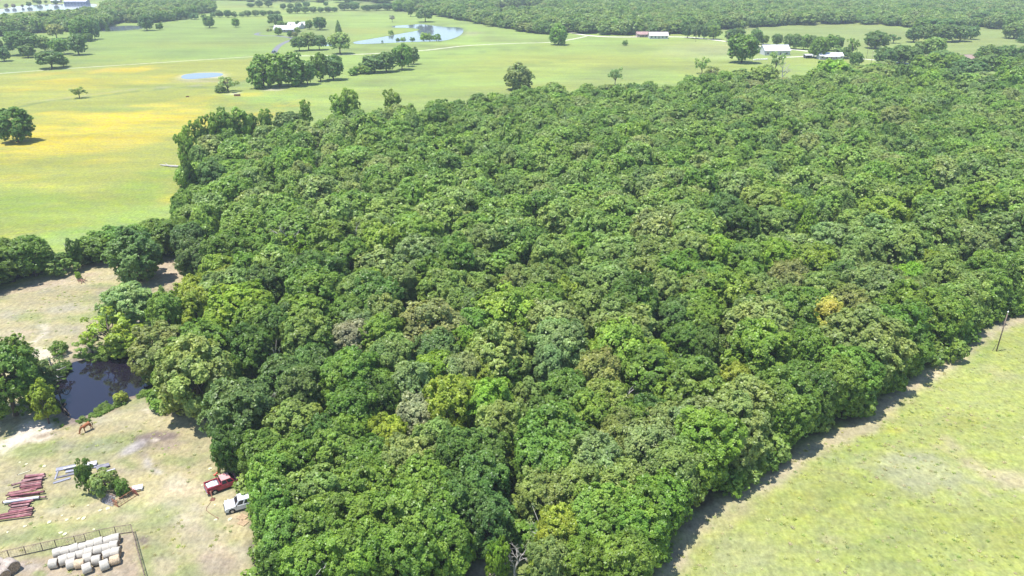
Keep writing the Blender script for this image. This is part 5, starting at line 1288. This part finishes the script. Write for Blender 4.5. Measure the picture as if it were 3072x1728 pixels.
# ------------------------------------------------------------------ labels for every tree
LM = [('the red pickup', 672, 1450), ('the near pond', 330, 1150), ('the horse', 263, 1293), ('the silvery cedar', 312, 1462), ('the big lime crown', 718, 925), ('the broad tan crown', 1296, 980), ('the yellow leaved crown', 2477, 966),
 ('the utility pole', 2985, 1000), ('the conical lime tree', 2426, 672), ('the silver blue conifer', 849, 643), ('the fallen log', 520, 497), ('the right wood corner', 2950, 620), ('the bottom gap', 1490, 1690), ('the whitish bare crown', 1247, 1262),
 ('the low yellow green crown', 1674, 1620), ('the glowing yellow crown', 2205, 1165), ('the pale right domed crown', 2585, 1032), ('the centre of the wood', 1500, 780), ('the mown field corner', 2030, 1560), ('the dry clearing', 480, 830),
 ('the lone oak in the field', 1556, 240), ('the white barn', 2322, 150), ('the pale grey house', 2488, 165), ('the long lake', 1300, 100), ('the ranch house', 870, 90), ('the oval pool', 602, 228), ('the round grove', 850, 220), ('the far lake', 150, 25), ('the straight farm road', 200, 206),
 ('the rose roofed house', 1974, 110), ('the brown roofed house', 2878, 180), ('the hidden white shed', 2733, 290), ('the far field at right', 2850, 100), ('the far hedgerow', 750, 50), ('the back pond', 370, 85), ('the left photo edge', 0, 470), ('the bare dead tree', 2347, 215), ('the tree belt at left', 60, 800), ('the low front crowns', 1080, 1600), ('the pond bank oak', 590, 1100), ('the bronze crown', 1797, 1149), ('the wood front corner', 780, 1660)]
from collections import defaultdict
CL = defaultdict(list)
for t in TREES:
    best = min(LM, key=lambda l: (l[1] - t['px']) ** 2 + ((l[2] - t['py']) * 1.5) ** 2)
    CL[(t['c'], 'round' if t['k'] == 'dome' and t['area'] == 'wood' else t['k'], best[0])].append(t)
OR2 = ['leftmost', 'second from left', 'third from left', 'fourth from left', 'fifth from left', 'sixth from left', 'seventh from left']
for (c, k, lm), L_ in CL.items():
    L_.sort(key=lambda t: t['py'])
    if len(L_) <= 5: subs = [('', L_)]
    elif len(L_) <= 12: h = len(L_) // 2; subs = [('upper ', L_[:h]), ('lower ', L_[h:])]
    else:
        h = (len(L_) + 2) // 3; subs = [('upper ', L_[:h]), ('middle ', L_[h:2 * h]), ('lower ', L_[2 * h:])]
    for pre, S in subs:
        S.sort(key=lambda t: t['px'])
        for i, t in enumerate(S):
            if not t['label']:
                base = '%s %s nearest %s' % (WORD[c], KWORD[k], lm)
                if len(S) > 1: base += ', ' + (OR2[i] if i < len(S) - 1 or len(S) < 3 else 'rightmost')
                if len(S) == 2 and i == 1: base = base.replace('second from left', 'rightmost')
                if pre: base += ' in %srow' % pre
                t['label'] = base
            cat = 'shrub' if t['k'] == 'bush' else 'tree'
            tag(t['o'], t['label'], cat, {'wood': 'trees whose crowns form the dense wood', 'edge': 'trees along the wood edge, pond and yard', 'field': 'trees and shrubs scattered over the fields'}[t['area']])

# ------------------------------------------------------------------ haze
hb = MB().box(-2600, 2600, -120, 4000, -2.2, 75.0)
hm = bpy.data.materials.new('haze_air'); hm.use_nodes = True
hn_ = hm.node_tree; hn_.nodes.remove(hn_.nodes['Principled BSDF'])
pv = hn_.nodes.new('ShaderNodeVolumePrincipled'); pv.inputs['Color'].default_value = (.80, .90, 1.0, 1); pv.inputs['Density'].default_value = .00017; pv.inputs['Anisotropy'].default_value = .0
hn_.links.new(pv.outputs[0], hn_.nodes['Material Output'].inputs['Volume'])
tag(hb.build('haze', hm), kind='stuff')
